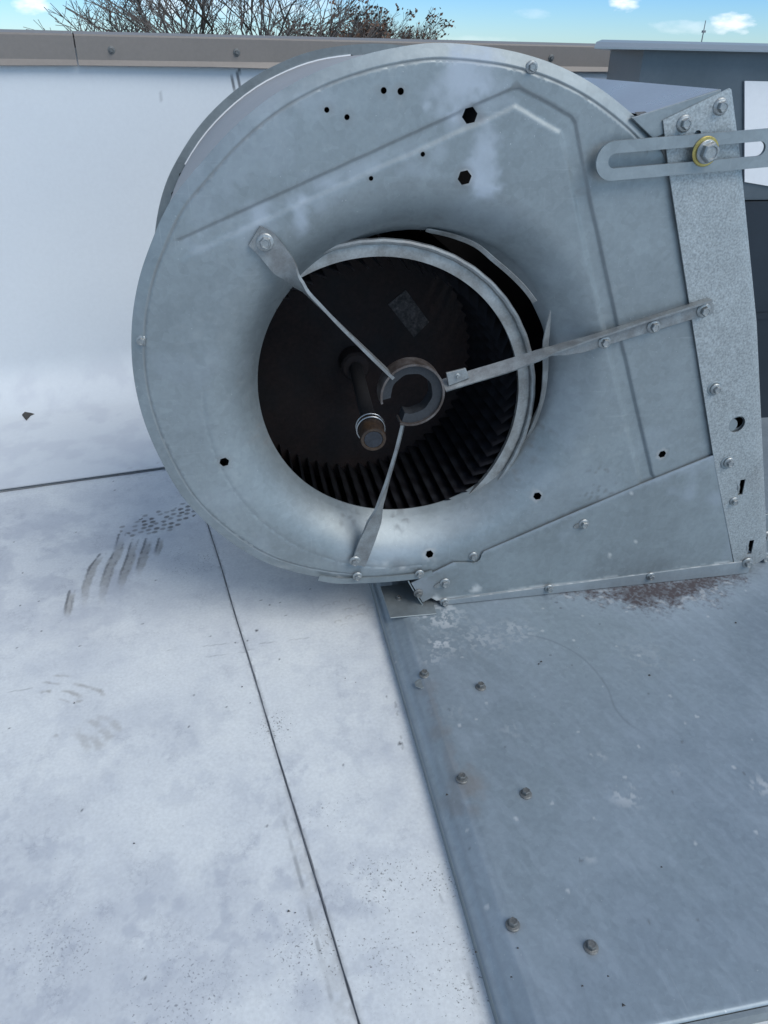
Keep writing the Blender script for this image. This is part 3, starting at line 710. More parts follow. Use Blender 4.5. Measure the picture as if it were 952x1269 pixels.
def face_h(x, y):
    r = np.hypot(x - HC[0], y - HC[1]); h = bellh(r)
    h = h - .0006 * sstep(.0012, 0, abs(r - R1)) * (x < HC[0] + .02) * (y < HC[1] + .02)
    d, q = segdist(x, y, gro)
    dw = d + (fbm(x, y, 30, 6, 2) - .5) * .002
    sd = np.where(inpoly(x, y, gro + [FP(600, 700), FP(228, 700)]), dw, -dw)
    h = h - .0021 * sstep(-.0100, -.0068, sd) * sstep(.0120, .0050, sd) * (1 + .5 * (q > .55)) * sstep(0, .012, np.minimum(q, 1 - q) * .9 + .02)
    # very shallow dish inside the crease
    dr, qr = segdist(x, y, rim_s); fade = sstep(0, .03, qr) 
    h = h + np.where(dr < RIMW, (-.0046 * (1 - dr / RIMW) + .0003), 0) * fade - .0012 * sstep(.0016, .0003, abs(dr - RIMW)) * fade
    h = h + (fbm(x, y, 7, 41, 3) - .5) * .0045 * sstep(R1 - .01, R1 + .03, r) * sstep(.01, .04, dr)
    return h
def face_attrs(x, y):
    pale = np.zeros_like(x); n = fbm(x, y, 26, 51, 5) - .5; n2 = fbm(x, y, 120, 52, 3) - .5
    for (px, py, rx, ry, g) in ((575, 108, .036, .046, 1.0), (608, 118, .030, .026, .65), (598, 195, .022, .042, 1.0), (545, 190, .016, .016, .6), (520, 210, .03, .014, .45), (300, 190, .035, .05, .45), (335, 170, .03, .06, .45),
                                (380, 125, .03, .02, .4), (252, 250, .03, .05, .4), (320, 262, .03, .02, .6), (374, 268, .010, .022, 1.0), (395, 255, .010, .015, .8), (300, 290, .02, .02, .5),
                                (290, 620, .05, .02, .25), (480, 690, .06, .012, .35), (390, 235, .03, .02, .4), (700, 480, .04, .08, .22), (760, 640, .06, .03, .2)):
        a0, b0 = FP(px, py); rr = np.hypot((x - a0) / rx, (y - b0) / ry); pale = np.maximum(pale, (g if g > .9 else g * .6) * sstep(1.15, .35, rr + n * 1.3 + n2 * .9) * (.6 + .5 * vn(x, y, 70, 88)))
    pale = pale + sstep(.54, .70, fbm(x, y, 15, 55, 5)) * .16
    # scuffed stripe below the upper crease
    a0, b0 = FP(238, 303); a1, b1 = FP(560, 160); d, q = segdist(x, y, [(a0, b0), (a1, b1)])
    pale = pale + sstep(.014, .002, d) * .45 * sstep(.4, .62, fbm(x, y, 60, 56, 4)) * sstep(1, .6, q)
    dg_, qg = segdist(x, y, gro); crease = sstep(.0024, .0006, abs(dg_ - .0085)) * (~inpoly(x, y, gro + [FP(600, 700), FP(228, 700)])) * .30  # darker outer wall: crease shade painted into the mask
    dr, qr = segdist(x, y, rim_s)
    grime_shade = crease + sstep(.0022, .0004, abs(dr - RIMW)) * .55 * (.4 + .6 * vn(x, y, 90, 58))
    grime_shade = grime_shade + 0*sstep(.010, 0, abs(dr - RIMW - .003)) * .22 * sstep(.35, .6, fbm(x, y, 60, 59, 3))
    chalk = np.zeros_like(x)
    # corroded bottom rim
    zb = FP(430, 705)[1]
    chalk = np.maximum(chalk, sstep(.014, .006, dr) * sstep(zb + .02, zb - .004, y) * sstep(.50, .62, fbm(x, y, 120, 61, 4)) * .8)
    a0, b0 = FP(500, 700); chalk = np.maximum(chalk, sstep(.06, .02, abs(x - a0)) * sstep(.013, .003, abs(y - b0)) * sstep(.48, .62, fbm(x, y, 110, 62, 4)) * .6)
    grime_shade = np.maximum(grime_shade, sstep(.05, .01, np.hypot(x - a0, (y - b0) * 3)) * .4 * sstep(.42, .6, fbm(x, y, 70, 63, 4)))
    for (a_, b_, r_) in hx + rd:
        c = FP(a_, b_); rr = np.hypot(x - c[0], y - c[1]); grime_shade = np.maximum(grime_shade, sstep(r_ * 2.0, r_ * .9, rr + n2 * .004) * .35)
    for (a_, b_) in ((667, 616), (821, 563), (533, 688), (578, 220)):
        c = FP(a_, b_); rr = np.hypot(x - c[0] + .001, y - c[1] - .0005); chalk = np.maximum(chalk, sstep(.0016, .0006, abs(rr - .0066)) * .4)
    c = FP(593, 146); grime_shade = np.maximum(grime_shade, sstep(1, .3, np.hypot((x - c[0]) / .012, (y - c[1]) / .008)) * .5)
    # speckling round the throat and in the lower right
    r = np.hypot(x - HC[0], y - HC[1]); sp = sstep(.72, .80, vn(x, y, 230, 66))
    th = np.arctan2(y - HC[1], x - HC[0])
    grime_shade = np.maximum(grime_shade, sp * sstep(HR * 1.22, HR, r) * .55 * sstep(.45, .6, fbm(x, y, 16, 69, 2)))
    c = FP(745, 600); grime_shade = np.maximum(grime_shade, sp * sstep(1, .4, np.hypot(x - c[0], y - c[1]) / .045) * .5)
    chalk = np.maximum(chalk, sstep(.80, .85, vn(x, y, 170, 67)) * sstep(.5, .6, fbm(x, y, 12, 68, 2)) * .06)
    # edge of the torn throat
    grime_shade = np.maximum(grime_shade, sstep(HR * 1.06, HR, r) * .5 * (abs(th) < 1.0))
    return {'pale': np.clip(pale, 0, 1), 'grime_shade': np.clip(grime_shade, 0, 1), 'chalk': np.clip(chalk, 0, 1)}
pts = []
g = .0036; gx = np.arange(-.14, .78, g); gy = np.arange(.05, .72, g * .87)
X, Y = np.meshgrid(gx, gy); X = X + (np.arange(len(gy)) % 2)[:, None] * g / 2
X = X.ravel(); Y = Y.ravel(); k = inpoly(X, Y, outer) & (np.hypot(X - HC[0], Y - HC[1]) > R1 + .002)
dr, qr = segdist(X, Y, rim_s); dg, _ = segdist(X, Y, gro); k &= (dr > RIMW + .003) & (dg > .013)
for h in holes:
    c = np.mean(h, 0); k &= np.hypot(X - c[0], Y - c[1]) > .009
pts += list(zip(X[k], Y[k]))
for q in np.concatenate([np.linspace(0, .85, 10)[1:], [.9, .94, .965, .985]]):      # rings of the pressed throat
    r = R1 - (R1 - HR * 1.025) * q; n = 240
    pts += [(HC[0] + r * cos(2 * pi * i / n), HC[1] + r * sin(2 * pi * i / n)) for i in range(n)]
for dr_ in (0, .0012, .0024): pts += [(HC[0] + (R1 - .0012 + dr_) * cos(2 * pi * i / 240), HC[1] + (R1 - .0012 + dr_) * sin(2 * pi * i / 240)) for i in range(240)]
RS = np.array(rim_s); T = np.gradient(RS, axis=0); T /= np.linalg.norm(T, axis=1)[:, None]; NR = np.stack([T[:, 1], -T[:, 0]], 1)   # inward normals (outline runs clockwise)
if np.dot(NR[40], np.array(HC) - RS[40]) < 0: NR = -NR
for d in (.002, .005, .008, .011, RIMW - .0015, RIMW - .0005, RIMW + .0005, RIMW + .0015, RIMW + .003):
    pts += [tuple(p) for p in RS + NR * d if not any(False for _ in ())]
G = smooth_pts([(a_, b_, 0) for a_, b_ in gro], 1); 
for i in range(len(gro) - 1):
    a_, b_ = np.array(gro[i]), np.array(gro[i + 1]); L_ = np.linalg.norm(b_ - a_); t_ = (b_ - a_) / L_; n_ = np.array([-t_[1], t_[0]])
    for s_ in np.arange(0, L_, .004):
        for o_ in (-.0125, -.0105, -.009, -.0075, -.006, -.0045, 0, .0045, .006, .0075, .009, .0105, .0125):
            pts.append(tuple(a_ + t_ * s_ + n_ * o_))
A = np.array(pts); k = inpoly(A[:, 0], A[:, 1], outer) & (np.hypot(A[:, 0] - HC[0], A[:, 1] - HC[1]) > HR * 1.022)
for h in holes:
    c = np.mean(h, 0); k &= np.hypot(A[:, 0] - c[0], A[:, 1] - c[1]) > np.hypot(h[0][0] - c[0], h[0][1] - c[1]) * 1.12
dd, _ = segdist(A[:, 0], A[:, 1], outer + [outer[0]]); k &= dd > .0008
pts = A[k]
rings = []
for (a_, b_, r) in hx + rd:
    n = 12; pts = np.concatenate([pts, np.array(hexa(a_, b_, r * 1.25, n, .3))])
sheet('front_side_panel', outer, [inlet] + holes + [sl_hole] + face_slots, pts, face_h, .0012, face_map, MT['galv'], B, face_attrs, MT['grime_shade'])

# back side panel: same outline a housing's width behind
DEP = .355
back_outer = rear_s[::2] + [FP(832, 152), FP(895, 118), FP(940, 600), FP(925, 700), FP(520, 717)]
def back_map(u, v, h): return (u, YF + DEP + h, v)
def back_h(x, y):
    dr, qr = segdist(x, y, rear_s); return np.where(dr < RIMW * 1.6, .004 * (1 - dr / (RIMW * 1.6)) * -1, 0) + .0
RR = np.array(rear_s); T_ = np.gradient(RR, axis=0); T_ /= np.linalg.norm(T_, axis=1)[:, None]; NRR = np.stack([T_[:, 1], -T_[:, 0]], 1)
if np.dot(NRR[40], np.array(HC) - RR[40]) < 0: NRR = -NRR
insetp = [tuple(p) for p in (RR + NRR * RIMW * 1.6)[::3]] + [tuple(p) for p in (RR + NRR * .0130)[::2]] + [tuple(p) for p in (RR + NRR * RIMW * .8)[::3]]
rear = sheet('rear_side_panel', back_outer, [], insetp, back_h, .0012, back_map, MT['galv_plain'], B, None)
rear.data.materials.append(MT['grime_shade'])
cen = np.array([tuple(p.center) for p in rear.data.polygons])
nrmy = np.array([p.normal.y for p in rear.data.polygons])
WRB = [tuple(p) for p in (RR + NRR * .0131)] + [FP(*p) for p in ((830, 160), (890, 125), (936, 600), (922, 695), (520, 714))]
rear.data.polygons.foreach_set('material_index', (inpoly(cen[:, 0], cen[:, 2], WRB) & (nrmy < 0)).astype(np.int32))  # inner faces take the painted interior shade, the rim stays galvanized
# scroll wrapper between the panels, set in from both rims
def extrude(name, path, y0, y1, mat_out, mat_in, parent, steps=1, inner=.0012, taper=None):
    P = np.array(path); Q = P if taper is None else np.array(taper); n = len(P); T_ = np.gradient(P, axis=0); T_ /= np.linalg.norm(T_, axis=1)[:, None]; Nn = np.stack([T_[:, 1], -T_[:, 0]], 1)
    if np.dot(Nn[n // 2], np.array(HC) - P[n // 2]) < 0: Nn = -Nn
    V = []; F = []; fm = []
    for side in (0, 1):
        for k in range(steps + 1):
            y = y0 + (y1 - y0) * k / steps
            for i in range(n):
                p = P[i] + (Q[i] - P[i]) * k / steps + Nn[i] * inner * side; V.append((p[0], y, p[1]))
    m = n * (steps + 1)
    for k in range(steps):
        for i in range(n - 1):
            a_ = k * n + i
            F.append((a_, a_ + 1, a_ + n + 1, a_ + n)); fm.append(0)
            F.append((m + a_, m + a_ + n, m + a_ + n + 1, m + a_ + 1)); fm.append(1)
    for i in range(n - 1): F.append((i + 1, i, m + i, m + i + 1)); fm.append(0); F.append((steps * n + i, steps * n + i + 1, m + steps * n + i + 1, m + steps * n + i)); fm.append(0)
    o = mesh(name, V, F, mat_out, parent, True, None, [mat_out, mat_in], fm)
    o.data.set_sharp_from_angle(angle=radians(50)); return o
WR = [tuple(p) for p in RS + NR * .0065]; WQ = [tuple(p) for p in RR + NRR * .0125]
cut = len(WR) - 14
extrude('scroll_wrapper', WR[:cut][::-1], YF + .0062, YF + DEP, MT['wrapper'], MT['grime_shade'], B, taper=WQ[:cut][::-1])
# bead of sealant where the wrapper meets the rear rim
bead = [Vector((p[0], YF + DEP - .004, p[1])) for p in (RR + NRR * .0115)[96:150:3]]
ribbon('sealant_bead', bead, Vector((0, 1, 0)), [.0018 + .0012 * sin(i * 1.7) for i in range(len(bead))], .0016, MT['white_paint'], B)
# bottom closing sheet, then an added unseen panel keeping light out of the outlet
extrude('bottom_wrapper', [FP(440, 712), FP(520, 716), FP(925, 699)], YF + .0015, YF + DEP, MT['grime_shade'], MT['grime_shade'], B)
extrude('outlet_light_block', [FP(902, 122), FP(925, 400), FP(940, 692)], YF + .002, YF + DEP, MT['grime_shade'], MT['grime_shade'], B)
# top plate of the outlet and its front lip
tp0, tp1 = FP(893, 110.5), FP(793, 141.5)
tp = extrude('outlet_top_plate', [tp1, tp0], YF - .0012, YF + DEP, MT['topplate'], MT['grime_shade'], B, 2)
P = [FP(*p, .002) for p in ((783, 146), (893, 110.5), (897, 122), (835, 160), (810, 172))]
prism('outlet_top_lip', P, -.0012, .0022, MT['galv_plain'], B, face_map, .0006)
P = [FP(*p, .001) for p in ((787, 139), (800, 138), (812, 146), (823, 166), (829, 206), (822, 190), (814.5, 171), (802, 155))]
prism('wrapper_end', P, -.0004, .0009, MT['wrapper_end'], B, face_map)
# spangled outlet flange
st_px = [(822, 149), (905, 109), (909, 111), (920, 196), (940, 400), (951, 641), (952, 692), (927, 705), (910, 697), (886, 575), (852, 360), (829, 210)]
st_o = [FP(*p, .0045) for p in st_px]
st_h = [hexa(911, 524, .0118, 20), slot(917, 602), slot(928, 676), hexa(862, 166, .0042, 12)]
hpts = []
xs_, ys_ = np.meshgrid(np.arange(.42, .75, .008), np.arange(.05, .7, .008)); xs_ = xs_.ravel(); ys_ = ys_.ravel(); dd, _ = segdist(xs_, ys_, st_o + [st_o[0]])
k = inpoly(xs_, ys_, st_o) & (dd > .003); hpts = list(zip(xs_[k], ys_[k]))
def strip_h(x, y):
    # right edge rolls back round the flange
    ed = [FP(*p, .0045) for p in ((909, 111), (920, 196), (940, 400), (951, 641), (952, 692))]; d, q = segdist(x, y, ed); return .0045 - .0035 * sstep(.007, 0, d) + (fbm(x, y, 9, 31, 2) - .5) * .002
def strip_a(x, y):
    gr = sstep(.55, .75, fbm(x, y, 20, 33, 4)) * .3; c = FP(926, 699); gr = np.maximum(gr, sstep(.035, .005, np.hypot(x - c[0], y - c[1]) + (fbm(x, y, 90, 34, 3) - .5) * .02) * .6)
    return {'grime_shade': gr}
sheet('outlet_flange', st_o, st_h, hpts, strip_h, .0016, face_map, MT['spangle'], B, strip_a)
# curls of metal in the punched slots, and the part behind the big hole
for (px, py) in ((916, 603), (927, 678)):
    pth = [FP3(px - 3, py - 9, .001), FP3(px - 1, py - 4, .004), FP3(px, py + 1, .005), FP3(px - 1, py + 6, .004), FP3(px - 1, py + 9, .001)]
    ribbon('slot_tongue', pth, Vector((1, 0, 0)), .0028, .001, MT['hardware'], B)
V, F = lathe([(.0095, 0), (.0095, .0008), (.003, .001)], 20)
o = mesh('grommet', V, F, MT['galv_plain'], B); o.matrix_local = Matrix.Translation(FP3(905.5, 527, .0012)) @ RX

# lower cover plate with its folded foot
lp_px = [(510, 723), (562, 697.5), (570, 697.5)] + [(586.5 + 10.5 * cos(a_), 687.5 + 10.5 * sin(a_)) for a_ in [radians(v) for v in (112, 90, 65, 40, 18, 0)]] + [(600, 684), (700, 641), (800, 598), (886, 563.5), (899, 640), (909, 697)]
foot_top = [(909, 697), (860, 702.5), (700, 723.5), (545, 744)]
lp = lp_px + foot_top[1:] + [(541, 744.5), (534.5, 741), (524, 746.5)]
lp_o = [FP(*p, .0040) for p in lp]
def lp_h(x, y): return .0040 + (fbm(x, y, 10, 71, 2) - .5) * .0018
def lp_a(x, y):
    n = fbm(x, y, 110, 72, 4); ft = [FP(*p, .004) for p in foot_top]; d, q = segdist(x, y, ft)
    ch = sstep(.0035, .0006, d) * sstep(.46, .56, n) * .9
    for (px, py, r) in ((756, 688, .004), (789, 671, .0016), (705, 679, .0015), (750, 610, .004), (783, 610, .003), (773, 630, .002), (590, 730, .008), (540, 742, .008)):
        c = FP(px, py, .004); ch = np.maximum(ch, sstep(1, .5, np.hypot(x - c[0], y - c[1]) / r + (n - .5) * 1.2) * .8)
    ge = [FP(*p, .004) for p in ((510, 722), (565, 697), (600, 684), (886, 563))]; d2, q2 = segdist(x, y, ge)
    pale = sstep(.52, .7, fbm(x, y, 14, 73, 5)) * .35 + sstep(.004, .001, d2) * .35
    c = FP(530, 735, .004); gr = sstep(.05, .01, np.hypot(x - c[0], y - c[1]) + (n - .5) * .03) * .35
    gr = np.maximum(gr, sstep(.007, .003, np.hypot(x - FP(718, 652)[0], (y - FP(718, 652)[1]) * 1.4)) * .5)
    return {'chalk': ch, 'pale': pale, 'grime_shade': gr}
xs_, ys_ = np.meshgrid(np.arange(.18, .7, .0045), np.arange(.03, .25, .0045)); xs_ = xs_.ravel(); ys_ = ys_.ravel(); dd, _ = segdist(xs_, ys_, lp_o + [lp_o[0]])
k = inpoly(xs_, ys_, lp_o) & (dd > .0012)
sheet('lower_cover_plate', lp_o, [], list(zip(xs_[k], ys_[k])), lp_h, .0016, face_map, MT['galv_plain'], B, lp_a)
# foot: folds forward from the plate and sits on the duct
ft = [FP3(*p, .0042) for p in ((545, 744), (620, 734), (700, 723.5), (780, 713), (860, 702.5), (930, 694))]
V = []; F = []
prof = [(.0000, .0000), (.0035, -.0035), (.0065, None)]
for i, p in enumerate(ft):
    zb = HP + .0012
    wob = 0
    V += [(p.x, p.y - .0002, p.z), (p.x + .0005, p.y - .0022, p.z - .0006), (p.x + .001, p.y - .0032 - wob * .2, zb), (p.x + .001, p.y - .0018 - wob * .2, zb), (p.x, p.y + .0014, p.z - .003)]
n = 5
for i in range(len(ft) - 1):
    for k in range(n): F.append((i * n + k, i * n + (k + 1) % n, (i + 1) * n + (k + 1) % n, (i + 1) * n + k))
F += [tuple(range(n)), tuple(range((len(ft) - 1) * n, len(ft) * n))[::-1]]
# subdivide along the length so the chipped edge can be coloured
V2 = []; K = 24
for i in range(len(ft) - 1):
    for q in range(K):
        for k in range(n):
            a_ = Vector(V[i * n + k]); b_ = Vector(V[(i + 1) * n + k]); V2.append(a_.lerp(b_, q / K))
V2 += [Vector(v) for v in V[-n:]]
A = np.array([tuple(v) for v in V2]); m = len(V2) // n
jj = fbm(A[:, 0], A[:, 2], 150, 8, 2) - .5; A[:, 1] += jj * .0005 * (np.tile([0, 0, 1, 1, 0], m))
F = []
for i in range(m - 1):
    for k in range(n): F.append((i * n + k, i * n + (k + 1) % n, (i + 1) * n + (k + 1) % n, (i + 1) * n + k))
F += [tuple(range(n)), tuple(range((m - 1) * n, m * n))[::-1]]
ch = np.tile([.9, 0, .0, 0, .0], m) * sstep(.46, .58, fbm(A[:, 0], A[:, 2] * 0, 140, 9, 4)); gr = np.tile([0, .1, .2, .4, .0], m)
o = mesh('foot_flange', A.tolist(), F, MT['galv_plain'], B, False, {'chalk': ch, 'grime_shade': gr, 'pale': ch * 0 + .2})
bm = bmesh.new(); bm.from_mesh(o.data); bmesh.ops.recalc_face_normals(bm, faces=bm.faces); bm.to_mesh(o.data); bm.free()
# left end of the cover plate folds back into the housing
pth = [FP3(506, 720, .003), FP3(515, 736, .003), FP3(528, 756, .0035)]
ribbon('end_fold', pth, Vector((0, 1, 0)), .018, .0016, MT['galv_plain'], B).location = (0, .009, 0)
# bottom rim strip
P = [FP3(*p, .003) for p in ((395, 716), (418, 719.5), (440, 719.5), (480, 717.5), (520, 713.5), (536, 710))]
rs = [Vector(p) for p in smooth_pts([tuple(p) for p in P], 6)]
ribbon('bottom_rim_strip', rs, Vector((0, 0, 1)), .0085, .0022, MT['galv_plain'], B)

# screws and bolts on the housing
for (px, py, h, me) in ((659, 83, -.001, SM), (176, 422, -.002, SM), (586.5, 689, .0005, SM), (443, 714, .004, SM), (520, 711, .004, SM), (723.5, 649, .0042, SML), (551.5, 722, .0044, SML),
                        (518.5, 735, .0044, SMD), (551, 746, .006, SM), (680.5, 729, .0075, SM), (806, 714, .0070, SM),
                        (848, 153, .0046, SML), (893, 132, .0046, SML), (887, 482, .0062, SML), (903.5, 573, .0062, SML), (909.5, 621, .0046, SM), (926, 697, .006, SML)):
    sc_ = 1.0 if me is not SML else .92
    if (px, py) in ((723.5, 649), (551.5, 722), (887, 482), (903.5, 573)): sc_ = .80
    if (px, py) in ((659, 83), (176, 422)): sc_ = .95
    screw_face(px, py, h, B, me, sc=sc_)
# dished washers under the flange and plate screws
V, F = lathe([(.0098, 0), (.0098, .0008), (.0085, .0014), (.0042, .0010)], 28)
wm = bpy.data.meshes.new('washer'); wm.from_pydata(V, [], F); wm.materials.append(MT['galv_plain'])
for (px, py) in ((885, 481), (901.5, 573)):
    o = bpy.data.objects.new('washer', wm); link(o, B); o.matrix_local = Matrix.Translation(FP3(px, py, .0046)) @ RX
for (px, py) in ((719, 651), (546, 725)):          # slotted holes beside two screws
    c = FP(px, py, .0044); P = [(c[0] + .0085 * cos(a_) * 1.1, c[1] + .0045 * sin(a_) + .0018 * cos(a_)) for a_ in [2 * pi * i / 16 for i in range(16)]]
    prism('slot_washer', P, .0042, .0050, MT['strap'], B)

# slotted adjusting bracket across the outlet flange
HB = .0135
def SB(px, py): return FP(px, py, HB)
c0 = Vector(SB(760.5, 199.5)); c1 = Vector(SB(957, 183)); dirv = (c1 - c0).normalized(); nrm = Vector((-dirv.y, dirv.x)); RO = .0192; RI = .0073
def stadium(a_, b_, r, n=14):
    t0 = atan2(dirv.y, dirv.x)
    return [(b_.x + r * cos(t0 - pi / 2 + pi * i / n), b_.y + r * sin(t0 - pi / 2 + pi * i / n)) for i in range(n + 1)] + [(a_.x + r * cos(t0 + pi / 2 + pi * i / n), a_.y + r * sin(t0 + pi / 2 + pi * i / n)) for i in range(n + 1)]
so = stadium(c0, c1, RO); s0_, s1_ = c0 + dirv * .0015, c1 - dirv * .0150
si = stadium(s0_, s1_, RI)
ep = stadium(c0, c1, RO - .0008) + stadium(s0_, s1_, RI + .0008)
def sb_h(x, y):
    d1, _ = segdist(x, y, so + [so[0]]); d2, _ = segdist(x, y, si + [si[0]]); return HB + 0 * d1
sheet('slotted_bracket', so, [si], ep, sb_h, .0036, face_map, MT['galv_plain'], B)
V, F = lathe([(.0145, 0), (.0150, .0010), (.0142, .0018), (.0085, .0018)], 32)
o = mesh('yellow_washer', V, F, MT['brass'], B, True); o['label'] = 'yellow zinc plated washer behind the bracket bolt'; o.data.set_sharp_from_angle(angle=radians(40)); o.matrix_local = Matrix.Translation(FP3(874, 187.5, HB + .0002)) @ RX
BM = screw_mesh('bracket_bolt', .0120, .0103, .0105, MT['hardware'])
o = bpy.data.objects.new('bracket_bolt', BM); link(o, B); o.matrix_local = Matrix.Translation(FP3(875.5, 188, HB + .0018)) @ Matrix.Rotation(.08, 4, 'Z') @ RX @ Matrix.Rotation(.35, 4, 'Z')
V, F = lathe([(.007, 0), (.007, .0075)], 16); o = mesh('bolt_spacer', V, F, MT['hardware'], B); o.matrix_local = Matrix.Translation(FP3(874, 187, .0035)) @ RX

# bracket corner plate with two bolts at the lower right of the outlet
P = [FP(*p, -.02) for p in ((938, 640), (985, 630), (990, 712), (936, 706))]
prism('corner_gusset', P, -.022, -.020, MT['galv_plain'], B, face_map, .0004)
screw_face(950, 664, -.020, B, SML, sc=.9); screw_face(947, 690, -.020, B, SML, sc=.9)

# bearing bracket: strap ring with a rubber insert on three arms
RC_ = FP(511.5, 490, .004); YR = YF - .004; RO_ = .0378
def rp(a_, r): return Vector((RC_[0] + r * cos(a_), YR, RC_[1] + r * sin(a_)))
a0_, a1_ = radians(248), radians(360 + 193)
pth = [rp(a0_ + (a1_ - a0_) * i / 56, RO_) for i in range(57)]
o = ribbon('bearing_ring', [p + Vector((0, .011, 0)) for p in pth], Vector((0, 1, 0)), .024, .0026, MT['ring_strap'], B)
V = []; F = []; n = 48; b0, b1 = radians(252), radians(360 + 188)
for i in range(n + 1):
    a_ = b0 + (b1 - b0) * i / n; wv = 1 + .03 * sin(9 * a_)
    for (r, y) in ((RO_ - .0014, .003), (RO_ - .0125 * wv, .0045), (RO_ - .0130 * wv, .024), (RO_ - .0014, .024)): V.append((RC_[0] + r * cos(a_), YR + y, RC_[1] + r * sin(a_)))
for i in range(n):
    for k in range(4): F.append((4 * i + k, 4 * i + 4 + k, 4 * i + 4 + (k + 1) % 4, 4 * i + (k + 1) % 4))
F += [(3, 2, 1, 0), (4 * n, 4 * n + 1, 4 * n + 2, 4 * n + 3)]
mesh('rubber_bush', V, F, MT['rubber'], B)
# arm to the upper left: edge on, then twisted flat under its bolt
def twist_arm(name, pxs, hs, angs, widths, thick=.0036, flat=Vector((0, 1, 0))):
    P = [FP3(p[0], p[1], h) for p, h in zip(pxs, hs)]
    P = smooth_pts([tuple(p) for p in P], 5); n = len(P); wd = []; ws = []
    m = len(pxs)
    for i in range(n):
        f = i / (n - 1) * (m - 1); k = min(int(f), m - 2); q = f - k; q = q * q * (3 - 2 * q)
        a_ = radians(angs[k] * (1 - q) + angs[k + 1] * q); ws.append(widths[k] * (1 - q) + widths[k + 1] * q)
        t = (P[min(i + 1, n - 1)] - P[max(i - 1, 0)]).normalized(); side = t.cross(Vector((0, 1, 0))).normalized()
        wd.append(Vector((0, 1, 0)) * cos(a_) + side * sin(a_))
    return ribbon(name, P, wd, ws, thick, MT['strap'], B)
twist_arm('bearing_arm', ((486, 466), (462, 443), (425, 407), (385, 367), (366, 348), (348, 325), (330, 303), (315, 292)), (-.004, -.004, -.002, .001, .002, .0035, .0035, .0035), (0, 0, 4, 12, 35, 84, 90, 90),
          (.019, .019, .019, .019, .022, .0265, .0265, .023))
screw_face(328.5, 300, .005, B, SML, sc=1.0)
twist_arm('bearing_arm', ((500, 524), (492, 556), (482, 590), (471, 625), (462, 652), (453, 675), (444, 700)), (-.004, -.003, 0, .002, .004, .0045, .0045), (22, 22, 24, 34, 72, 88, 90), (.020, .020, .020, .021, .021, .021, .0195))
screw_face(440, 695, .006, B, SM, sc=1.15)
twist_arm('bearing_arm', ((550, 478), (585, 467), (625, 455), (660, 443), (692, 431.5), (740, 416.5), (800, 397), (881, 371.5)), (-.004, -.003, 0, .004, .009, .0105, .0105, .0105), (35, 38, 36, 28, 14, 5, 0, 0),
          (.017, .017, .017, .016, .013, .0095, .009, .009), .0026)
# the right arm runs on as an angle bolted to the panel
P = [FP(*p, .006) for p in ((672, 441), (700, 440.5), (722, 437), (745, 430), (884, 388), (886, 378), (881, 372), (740, 417), (692, 432))]
prism('arm_foot', P, .0045, .0066, MT['strap'], B, face_map, .0005)
for (px, py, s_) in ((749, 424, .85), (810, 404.5, .9), (872, 384.5, .95)): screw_face(px, py, .0068, B, SML, sc=s_)
for (px, py) in ((566, 465),):
    P = [FP(*p, .0) for p in ((553, 462), (577, 456), (582, 468), (556, 478))]; prism('arm_lug', P, -.002, .001, MT['strap'], B, face_map, .0005); screw_face(567, 466, .001, B, SM, 'rivet', sc=.5)

# torn inlet lip
P = [FP3(*p, h) for p, h in (((528, 285), -.040), ((560, 292), -.038), ((590, 304), -.034), ((612, 322), -.030), ((632, 339), -.026), ((650, 357), -.022), ((663, 374), -.018))]
ribbon('torn_lip', [Vector(p) for p in smooth_pts([tuple(p) for p in P], 5)], Vector((-.5, .6, -.5)), [.004] + [.0062] * 29 + [.0065], .0012, MT['ring_steel'], B)
P = [FP3(*p, h) for p, h in (((682, 385), .012), ((679, 405), .006), ((676, 430), -.004), ((676, 460), -.016), ((672, 495), -.026), ((660, 530), -.036), ((645, 552), -.042), ((624, 571), -.046))]
PP = [Vector(p) for p in smooth_pts([tuple(p) for p in P], 5)]; n = len(PP)
ribbon('torn_lip', PP, [Vector((.75, .5, .1))] * n, [.001 + .012 * min(1, i / 8) * (1 - .55 * i / n) for i in range(n)], .0012, MT['strap'], B)

# blower wheel, dropped low in the housing
YW = .040
d = ray(465, 508.5); t = (YF + YW) / d.y; WC = Vector((d.x * t, YF + YW, CAM_H + d.z * t))
wheel = bpy.data.objects.new('blower_wheel', None); wheel.location = WC; link(wheel, B)
RI_, RO2 = .1870, .2035; LW = .29; LM = .195
def ring_mesh(prof, n=128, wav=0):
    V = []; F = []; m = len(prof)
    for i in range(n):
        a_ = 2 * pi * i / n
        for j, (r, y) in enumerate(prof): 
            rr = r + (wav * sin(a_ * 46) if j in (3, 4) else 0); V.append((rr * cos(a_), y, rr * sin(a_)))
    for i in range(n):
        for k in range(m): F.append((i * m + k, ((i + 1) % n) * m + k, ((i + 1) % n) * m + (k + 1) % m, i * m + (k + 1) % m))
    return V, F
def wheel_part(name, V, F, mat, smooth=True):
    o = mesh(name, V, F, mat, wheel, smooth)
    bm = bmesh.new(); bm.from_mesh(o.data); bmesh.ops.recalc_face_normals(bm, faces=bm.faces); bm.to_mesh(o.data); bm.free()
    if smooth: o.data.set_sharp_from_angle(angle=radians(35))
    return o
V, F = ring_mesh([(RI_, 0), (RI_, .006), (RO2, .006), (RO2, 0), (RI_ + .0120, -.0012)]); wheel_part('front_ring', V, F, MT['ring_steel'])
bm = bmesh.new()
RB = .2010
V = []; F = []; n = 184; m = 8
for i in range(n):
    a_ = 2 * pi * i / n; rw_ = RB + .0035 + .00025 * sin(a_ * 46)
    for k in range(m): b_ = 2 * pi * k / m; V.append(((rw_ + .0034 * cos(b_)) * cos(a_), -.0035 + .0034 * sin(b_), (rw_ + .0034 * cos(b_)) * sin(a_)))
